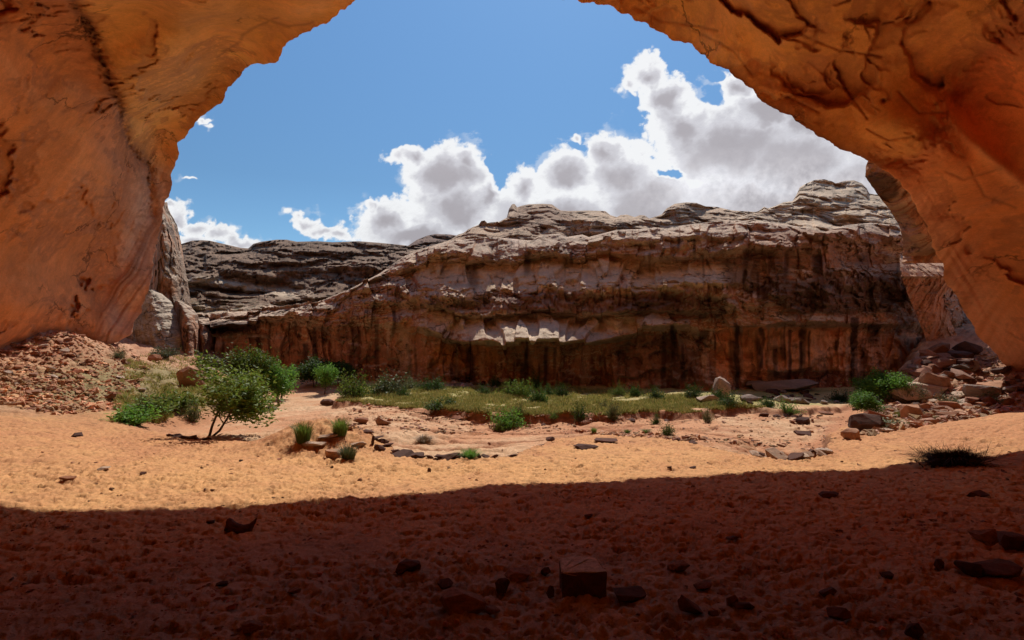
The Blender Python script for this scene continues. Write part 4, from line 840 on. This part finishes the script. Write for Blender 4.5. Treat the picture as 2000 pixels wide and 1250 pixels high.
# ------------------------------------------------------------------ plants
def leaves(P, size, r, upb=.3, slim=.45):
    n = len(P); a = r.normal(size=(n, 3)); a[:, 2] = a[:, 2]*.7+upb; a /= np.linalg.norm(a, axis=1)[:, None]
    b = np.cross(a, r.normal(size=(n, 3))); b /= np.linalg.norm(b, axis=1)[:, None]
    s_ = (size*r.uniform(.6, 1.3, n))[:, None]
    V = np.stack([P, P+a*s_*.5+b*s_*slim*.5, P+a*s_, P+a*s_*.5-b*s_*slim*.5], 1)
    return V.reshape(-1, 3), np.arange(4*n).reshape(-1, 4)
def tubes(segs, sides=5):
    V = []; Fq = []; o = 0
    for p0, p1, r0, r1 in segs:
        p0 = np.array(p0, float); p1 = np.array(p1, float); t = p1-p0; L_ = np.linalg.norm(t)
        if L_ < 1e-6: continue
        t /= L_; u = np.cross(t, [0.3, .9, .1]); u /= np.linalg.norm(u); v = np.cross(t, u)
        a = np.linspace(0, 2*np.pi, sides, endpoint=False)
        ring = np.cos(a)[:, None]*u+np.sin(a)[:, None]*v
        V += [p0+ring*r0, p1+ring*r1]
        for i in range(sides): j = (i+1) % sides; Fq.append((o+i, o+j, o+sides+j, o+sides+i))
        o += 2*sides
    return np.concatenate(V), np.array(Fq)
def grow(r, base, direction, length, rad, depth, spread, segs, tips, up=.15):
    p = np.array(base, float); d = np.array(direction, float); n = 4
    for i in range(n):
        d = d+r.normal(size=3)*.13+np.array([0, 0, up*.3]); d /= np.linalg.norm(d)
        q = p+d*length/n; r1 = rad*(1-.5*(i+1)/n); segs.append((p, q, rad*(1-.5*i/n), r1)); p = q
        if depth <= 1: tips.append((p.copy(), length))
        if depth > 0 and i >= 1:
            for k in range(2):
                s_ = r.normal(size=3); s_ -= d*s_.dot(d); s_ /= np.linalg.norm(s_)
                grow(r, p, d*math.cos(spread)+s_*math.sin(spread)+np.array([0, 0, up]), length*r.uniform(.5, .72), r1*.6, depth-1, spread, segs, tips, up)
    if depth <= 1: tips.append((p.copy(), length))
def unit(V, ref): lo, hi = np.percentile(ref, 2.5, 0), np.percentile(ref, 97.5, 0); return (V-np.array([(lo[0]+hi[0])/2, (lo[1]+hi[1])/2, 0]))/np.array([hi[0]-lo[0], hi[0]-lo[0], hi[2]])
def make_tree(seed, n_leaf=22, leaf=.07, trunk=.25, spread=.7, depth=2, stems=1, fuzz=.13):
    """normalised: 1 wide, 1 high"""
    r = np.random.default_rng(seed); segs = []; tips = []
    for s_ in range(stems):
        d = np.array([r.normal()*.25*(stems > 1), r.normal()*.25*(stems > 1), 1.0])
        grow(r, (r.normal()*.03*(stems > 1), 0, -.04), d, .55, .022/math.sqrt(stems), depth, spread, segs, tips)
    T = np.array([t for t, _ in tips]); T = T[T[:, 2] > trunk]
    P = np.repeat(T, n_leaf, 0); P = P+r.normal(size=P.shape)*fuzz*r.uniform(.35, 1, (len(P), 1)); P = P[P[:, 2] > trunk*.8]
    gap = fbm(P[:, 0]*4+seed, P[:, 1]*4, P[:, 2]*4, 3); P = P[gap > -.32]
    V, Fl = leaves(P, leaf, r); Vt, Ft = tubes(segs)
    ref = np.concatenate([V]); return (unit(V, ref), Fl), (unit(Vt, ref), Ft)
def make_shrub(seed, n=60, per=26, leaf=.09, up=.8, fuzz=.10, low=.0):
    r = np.random.default_rng(seed); segs = []; P = []; fuzz *= .75
    for i in range(n):
        a = r.uniform(0, 6.28); el = r.uniform(.15, 1.4) if up < 1 else r.uniform(.7, 1.5); L_ = r.uniform(.6, 1)*(.75+.25*math.sin(3*a+seed))
        d = np.array([math.cos(a)*math.cos(el), math.sin(a)*math.cos(el), math.sin(el)]); b = np.array([math.cos(a), math.sin(a), 0])*r.uniform(0, .15)
        m = b+d*L_*.5+np.array([0, 0, .05]); e_ = b+d*L_; segs += [(b-[0, 0, .05], m, .012, .008), (m, e_, .008, .003)]
        t = r.uniform(.35, 1.05, per)[:, None]; P.append(b+(e_-b)*t+r.normal(size=(per, 3))*fuzz*(.4+.6*t))
    P = np.concatenate(P); P = P[P[:, 2] > low]; V, Fl = leaves(P, leaf, r, .45, .4); Vt, Ft = tubes(segs, 3)
    return (unit(V, V), Fl), (unit(Vt, V), Ft)
def make_tuft(seed, n=420, droop=.5, w_=.012, core=.25):
    r = np.random.default_rng(seed); a = r.uniform(0, 6.28, n); rad = core*np.sqrt(r.random(n)); L_ = r.uniform(.5, 1, n); lean = r.uniform(.05, droop*1.3, n)*(.4+rad/core)
    b = np.stack([rad*np.cos(a), rad*np.sin(a), 0*a-.03], -1); a2 = a+r.normal(size=n)*.5; dx = np.stack([np.cos(a2), np.sin(a2), 0*a], -1)
    s_ = np.stack([-np.sin(a2), np.cos(a2), 0*a], -1)*w_
    m = b+dx*(L_*lean*.35)[:, None]+np.array([0, 0, 1])*(L_*.6)[:, None]; t = b+dx*(L_*lean)[:, None]+np.array([0, 0, 1])*(L_*(1-.3*lean))[:, None]
    V = np.stack([b-s_, b+s_, m+s_*.7, m-s_*.7, t+s_*.1, t-s_*.1], 1); Fq = np.array([[0,1,2,3],[3,2,4,5]])
    V = V.reshape(-1, 3); Fl = (Fq[None]+(np.arange(n)*6)[:, None, None]).reshape(-1, 4)
    return (unit(V, V), Fl)
_pm = {}
def pmesh(key, data, mat):
    k = (key, mat)
    if k not in _pm: _pm[k] = mesh_np(key, data[0], data[1], M[mat], smooth=False)
    return _pm[k]
TREE = [make_tree(3, 13, .055, .2, .85, 2, 2, .085), make_tree(5, 15, .055, .12, .8, 2, 3, .09), make_tree(8, 15, .055, .1, .7, 2, 3, .09), make_tree(11, 14, .06, .08, .6, 2, 2, .1), make_tree(14, 15, .055, .05, .85, 2, 4, .09)]
SHR = [make_shrub(i, leaf=[.09, .08, .1, .085][i]) for i in range(4)]+[make_shrub(9, 80, 16, .13, 1.2)]
TUFT = [make_tuft(i) for i in range(3)]+[make_tuft(7, 700, .9, .010, .35)]
def plant(kind, idx, px, py, wpx, hpx, mat, label, name='shrub', cat='shrub', group=None, bark='bark', rz=0., dy=0.):
    g = ground_px(px, py); d = g.y+dy; x = d*(px-1000)/F; z = float(hfast(np.array(x), np.array(d))); w_ = wpx*d/F; h_ = hpx*d/F
    t = bpy.data.objects.new(name, None); t.empty_display_size = .2; link(t); t.location = (x, d, z-.02); t.rotation_euler = (0, 0, rz); t.scale = (w_, w_, h_)
    tag(t, label, cat, group)
    src = {'tree': TREE, 'shrub': SHR, 'tuft': TUFT}[kind][idx]
    if kind == 'tuft': link(bpy.data.objects.new('blades', pmesh('tuft%d' % idx, src, mat)), t)
    else:
        link(bpy.data.objects.new('crown' if kind == 'tree' else 'foliage', pmesh(kind+'_f%d' % idx, src[0], mat)), t)
        link(bpy.data.objects.new('trunk' if kind == 'tree' else 'stem', pmesh(kind+'_s%d' % idx, src[1], bark)), t)
    return t
T = lambda i, px, py, w_, h_, m, l, rz=0, n='sapling_tree', **k: plant('tree', i, px, py, w_, h_, m, l, n, 'tree', rz=rz, **k)
T(0, 440, 853, 124, 134, 'leaf_green', 'leaning green sapling on thin bare stems standing in the sandy wash').rotation_euler = (0, .20, .6)
T(1, 492, 798, 74, 106, 'leaf_green', 'tall green tree directly behind the lone wash sapling', .5)
T(2, 532, 794, 60, 82, 'leaf_bright', 'bright green bushy tree on the right of the tall one', 1.0)
T(4, 474, 806, 50, 60, 'leaf_green', 'smaller green tree filling the gap left of the tall tree', 2.0)
T(3, 553, 780, 44, 60, 'leaf_bright', 'thin bright green treetop at the right end of the tree clump', .2)
T(4, 618, 755, 72, 50, 'leaf_dark', 'wide dark bush tree in the shade of the far wall', .9, n='shade_tree')
T(1, 668, 752, 44, 42, 'leaf_dark', 'dark bush in the shade right of the small bright tree', 1.9, n='shade_tree')
T(3, 637, 770, 34, 54, 'leaf_bright', 'small upright bright green tree beside the sandy track', .4)
T(4, 1720, 790, 74, 58, 'leaf_bright', 'broad vivid green tree at the left foot of the right talus', 1.1)
T(2, 1690, 815, 46, 46, 'leaf_bright', 'small vivid green tree low in front of the broad one at right', .3)
Sh = [(0,690,776,56,44,'leaf_green','rounded green shrub at the left end of the terrace row'),(1,678,752,28,30,'leaf_green','small green shrub behind the rounded one at the left terrace end'),
 (2,760,770,66,38,'leaf_sage','wide grey-green shrub at the foot of the cliff, left of centre'),(3,745,772,40,28,'leaf_green','green shrub leaning into the wide grey-green one'),
 (0,785,778,26,20,'leaf_dark','dark compact shrub in front of the wide grey-green shrub'),(1,808,760,40,26,'leaf_sage','dull shrub left of the rockfall heap'),(2,845,763,44,24,'leaf_dark','low dark shrub touching the left side of the rockfall heap'),
 (3,852,800,48,22,'leaf_dark','low spreading dark shrub mid terrace, left of centre'),(0,878,791,18,16,'leaf_dark','little dark shrub right of the low spreading one'),
 (1,948,772,32,20,'leaf_dark','small dark shrub alone below the rockfall heap'),(2,969,756,22,22,'leaf_dark','dark shrub on the right foot of the rockfall heap'),
 (3,997,773,36,28,'leaf_green','green shrub at the left of the central shrub cluster'),(0,1022,775,36,30,'leaf_green','green shrub in the middle of the central shrub cluster'),(1,1046,760,26,34,'leaf_dark','tallest dark shrub at the back of the central cluster'),
 (2,1052,788,36,32,'leaf_dark','dark shrub at the front of the central cluster'),(3,1071,774,24,22,'leaf_dark','small dark shrub at the right of the central cluster'),(0,1097,776,26,26,'leaf_dark','dark round shrub standing apart right of the central cluster'),
 (1,1206,773,32,22,'leaf_green','light green shrub on the grassy rim, right of centre'),(2,1241,775,22,22,'leaf_dark','small dark shrub next to the light green one on the grassy rim'),(3,1281,782,32,26,'leaf_dark','larger dark shrub, rightmost on the open grassy rim'),
 (0,995,835,58,36,'leaf_bright','large yellow-green shrub growing over the cut bank, centre'),(1,1012,816,22,26,'leaf_sage','dull upright shrub on the bank edge behind the yellow-green one'),(2,975,842,24,18,'leaf_green','small green shrub at the left foot of the yellow-green one'),
 (3,1134,824,28,32,'leaf_dark','dark shrub hanging over the cut bank right of centre'),(0,1082,822,18,12,'leaf_green','tiny green shrub on top of the cut bank'),(1,1178,800,22,18,'leaf_sage','dull little shrub on the terrace above the bank'),(2,1197,822,22,34,'leaf_sage','thin upright grey-green shrub at the bank'),
 (3,1282,829,18,22,'leaf_dark','small dark shrub on the bank, right of centre'),(0,1304,850,22,22,'leaf_dark','dark shrub on the wash floor beside the sand hump'),(1,1383,826,20,34,'leaf_sage','sparse upright shrub on the right bank'),
 (2,1398,784,30,24,'leaf_dark','dark shrub at the left foot of the pointed boulder'),(3,1425,796,40,28,'leaf_dark','dark shrub in front of the pointed boulder'),(0,1352,778,30,26,'leaf_dark','shaded shrub left of the pointed boulder'),(1,1541,812,44,28,'leaf_bright','bright yellow-green shrub on the right terrace edge'),
 (2,1500,795,30,20,'leaf_dark','shaded shrub behind the bright yellow-green one'),(3,1640,785,40,22,'leaf_dark','dark shrub in deep cliff shade at right'),
 (0,1782,785,36,30,'leaf_sage','sage-green shrub beneath the broad pale slab'),(1,1856,798,50,28,'leaf_sage','wide sage-green shrub in the middle of the right talus foot'),(2,1936,790,30,26,'leaf_sage','sage shrub near the right picture edge'),(3,1762,815,24,18,'leaf_green','small green shrub left of the red earth blocks'),
 (4,1730,838,44,18,'leaf_sage','grassy green shrub in front of the dark leaning rock'),
 (4,258,830,66,32,'leaf_bright','large bright green bush at the lower left rim of the sand'),(4,300,812,60,34,'leaf_green','green bush behind the large bright one'),(4,345,806,52,38,'leaf_green','green bush between the bright bush and the wash'),
 (1,378,792,36,24,'leaf_bright','fresh green shrub at the toe of the grassy slope'),(2,376,822,28,34,'leaf_sage','dry olive shrub left of the lone sapling'),(3,278,790,28,20,'leaf_sage','grey shrub on the lower grassy slope'),(0,318,700,44,20,'leaf_sage','scrubby bush under the pale slab'),
 (1,398,712,34,22,'leaf_dark','dark scrub at the bend of the wash'),(2,425,716,44,22,'leaf_sage','grey scrub at the foot of the far wall'),
 (1,232,700,30,20,'leaf_sage','olive scrub at the upper edge of the grassy slope')]
for i, q in enumerate(Sh): plant('shrub', *q, rz=i*1.3)
Tf = [(0,592,862,46,42,'leaf_green','spiky green tuft on the left of the shrub mound'),(1,664,850,42,34,'leaf_green','spiky green tuft on top of the shrub mound'),(2,680,896,44,30,'leaf_sage','ragged tuft over the dark hollow of the mound'),
 (3,918,894,46,20,'leaf_bright','bright green grass tuft just behind the wash rim'),(3,828,866,42,14,'dry','dry straw-coloured tuft lying in the pale wash'),
 (0,1160,846,16,10,'leaf_green','small grass tuft at the top of the sand hump, left'),(1,1225,846,16,9,'leaf_green','small grass tuft at the top of the sand hump, middle'),(2,1262,846,20,9,'leaf_green','small grass tuft at the top of the sand hump, right')]
for i, q in enumerate(Tf): plant('tuft', *q, name='grass_tuft', cat='grass tuft', rz=i)
# dead twig bush at the shadow edge
def twig_bush():
    r = np.random.default_rng(5); segs = []
    for i in range(330):
        a = r.uniform(0, 6.28); el = r.uniform(.08, 1.1); p = np.array([r.normal()*.16, r.normal()*.1, -.03]); d = np.array([math.cos(a)*math.cos(el)*1.0, math.sin(a)*math.cos(el), math.sin(el)]); L_ = r.uniform(.25, .55); rad = .011
        for k in range(5):
            d = d+r.normal(size=3)*.22; d /= np.linalg.norm(d); q = p+d*L_/5; segs.append((p, q, rad, rad*.75)); rad *= .75
            if k > 1:
                e_ = d+r.normal(size=3)*.6; e_ /= np.linalg.norm(e_); segs.append((q, q+e_*L_*.25, rad*.8, rad*.3))
            p = q
    return tubes(segs, 3)
V_, F_ = twig_bush(); g = ground_px(1862, 908)
t = bpy.data.objects.new('dead_bush', None); link(t); t.location = (g.x, g.y, g.z); t.scale = (1.3, 1.0, .85); tag(t, 'tangled dark dead twig bush at the right end of the shadow edge', 'dead bush')
link(bpy.data.objects.new('twigs', mesh_np('twigs', V_, F_, M['deadwood'], smooth=False)), t)
link(bpy.data.objects.new('leaf_litter', pmesh('litter', make_tuft(3, 900, 1.1, .02, .4), 'deadwood')), t).scale = (1.0, .7, .30)
# grass cover
def grass(name, n, region, h0, h1, label, seed=1, w_=.02, keep=-.05):
    P = np.array([region() for _ in range(n)]); lo, hi = 12.0, 60.0; ds = lo*np.exp(np.linspace(0, math.log(hi/lo), 300))[None]; out = []
    for c0 in range(0, n, 6000):
        p = P[c0:c0+6000]; X = ds*(p[:, :1]-1000)/F; hit = (EYE-ds*(p[:, 1:]-HZ)/F) <= hfast(X, ds+0*X); kk = hit.argmax(1); ok = hit.any(1)
        d = ds[0][kk][ok]*rng.uniform(.985, 1.015, ok.sum()); out.append(np.stack([d*(p[ok, 0]-1000)/F, d], -1))
    Q = np.concatenate(out); wB, wT, *_ = zones(Q[:, 0], Q[:, 1]); nn = fbm(Q[:, 0]*.6+seed, Q[:, 1]*.6, 0*Q[:, 0], 4, .6)
    ok = nn > keep
    ok &= (wT > .9) if 'terrace' in name else (wT < .1)
    Q = Q[ok]; nn = nn[ok]; m = len(Q); z = hfast(Q[:, 0], Q[:, 1]); a = rng.uniform(0, 6.28, m); L_ = rng.uniform(h0, h1, m)*(.7+nn)
    b = np.stack([Q[:, 0], Q[:, 1], z-.02], -1); s_ = np.stack([np.cos(a), np.sin(a), 0*a], -1)*w_*(.6+rng.random(m))[:, None]
    t_ = b+np.stack([rng.normal(size=m)*.35*L_, rng.normal(size=m)*.35*L_, L_], -1)
    V = np.stack([b-s_, b+s_, t_], 1).reshape(-1, 3); me = mesh_np(name, V, np.arange(3*m).reshape(-1, 3), M['grass'], smooth=False)
    o = link(bpy.data.objects.new(name, me)); tag(o, label, 'grass', kind='stuff')
grass('terrace_grass', 110000, tri((650,790),(700,756),(1100,757),(1330,772),(1480,795),(1500,806),(1130,818),(900,812)), .08, .24, 'yellow-green dry grass covering the terrace below the cliff', w_=.024, keep=-.3)
grass('slope_grass', 30000, tri((215,820),(250,700),(330,690),(420,715),(430,750),(400,800),(300,822)), .08, .28, 'olive grass and low herbs on the left slope', 5, w_=.022, keep=-.12)
# ------------------------------------------------------------------ camera, sun, sky
cam = bpy.data.cameras.new('camera'); co = bpy.data.objects.new('camera', cam); C.objects.link(co)
cam.sensor_width = 36; cam.lens = 36*F/2000; cam.shift_y = 25/2000; cam.clip_end = 3000; cam.clip_start = .05
co.location = (0, 0, EYE); co.rotation_euler = (math.radians(90), 0, 0); bpy.context.scene.camera = co
sl = bpy.data.lights.new('sun', 'SUN'); sl.energy = 4.6; sl.angle = math.radians(.5); sl.color = (1, .955, .88)
so = bpy.data.objects.new('sun', sl); C.objects.link(so)
e, a = math.radians(SUN_EL), math.radians(SUN_AZ)
sv = Vector((math.sin(a)*math.cos(e), math.cos(a)*math.cos(e), math.sin(e)))
so.rotation_euler = sv.to_track_quat('Z', 'Y').to_euler()
w = bpy.data.worlds.new('World'); bpy.context.scene.world = w; w.use_nodes = True
N, L = w.node_tree.nodes, w.node_tree.links; bg = N['Background']
sky = N.new('ShaderNodeTexSky'); sky.sky_type = 'NISHITA'; sky.sun_disc = False; sky.sun_elevation = e; sky.sun_rotation = a
sky.air_density = 1.0; sky.dust_density = .4; sky.ozone_density = 2.0; sky.altitude = 1500
tint = N.new('ShaderNodeVectorMath'); tint.operation = 'MULTIPLY'; L.new(sky.outputs[0], tint.inputs[0]); tint.inputs[1].default_value = (.79, 1.06, 1.15)
tcw = N.new('ShaderNodeTexCoord'); spw = N.new('ShaderNodeSeparateXYZ'); L.new(tcw.outputs['Generated'], spw.inputs[0])
mrw = N.new('ShaderNodeMapRange'); mrw.inputs[1].default_value = .25; mrw.inputs[2].default_value = .55; mrw.inputs[3].default_value = .74; mrw.inputs[4].default_value = 1.08; L.new(spw.outputs[2], mrw.inputs[0])
tin2 = N.new('ShaderNodeVectorMath'); tin2.operation = 'SCALE'; L.new(tint.outputs[0], tin2.inputs[0]); L.new(mrw.outputs[0], tin2.inputs['Scale'])
L.new(tin2.outputs[0], bg.inputs['Color']); bg.inputs['Strength'].default_value = .11
w.cycles.sampling_method = 'MANUAL'; w.cycles.sample_map_resolution = 512
sc = bpy.context.scene
sc.view_settings.view_transform = 'Standard'; sc.view_settings.look = 'None'; sc.view_settings.exposure = 0
sc.cycles.max_bounces = 7; sc.cycles.diffuse_bounces = 5; sc.cycles.transparent_max_bounces = 6
sc.cycles.use_denoising = True
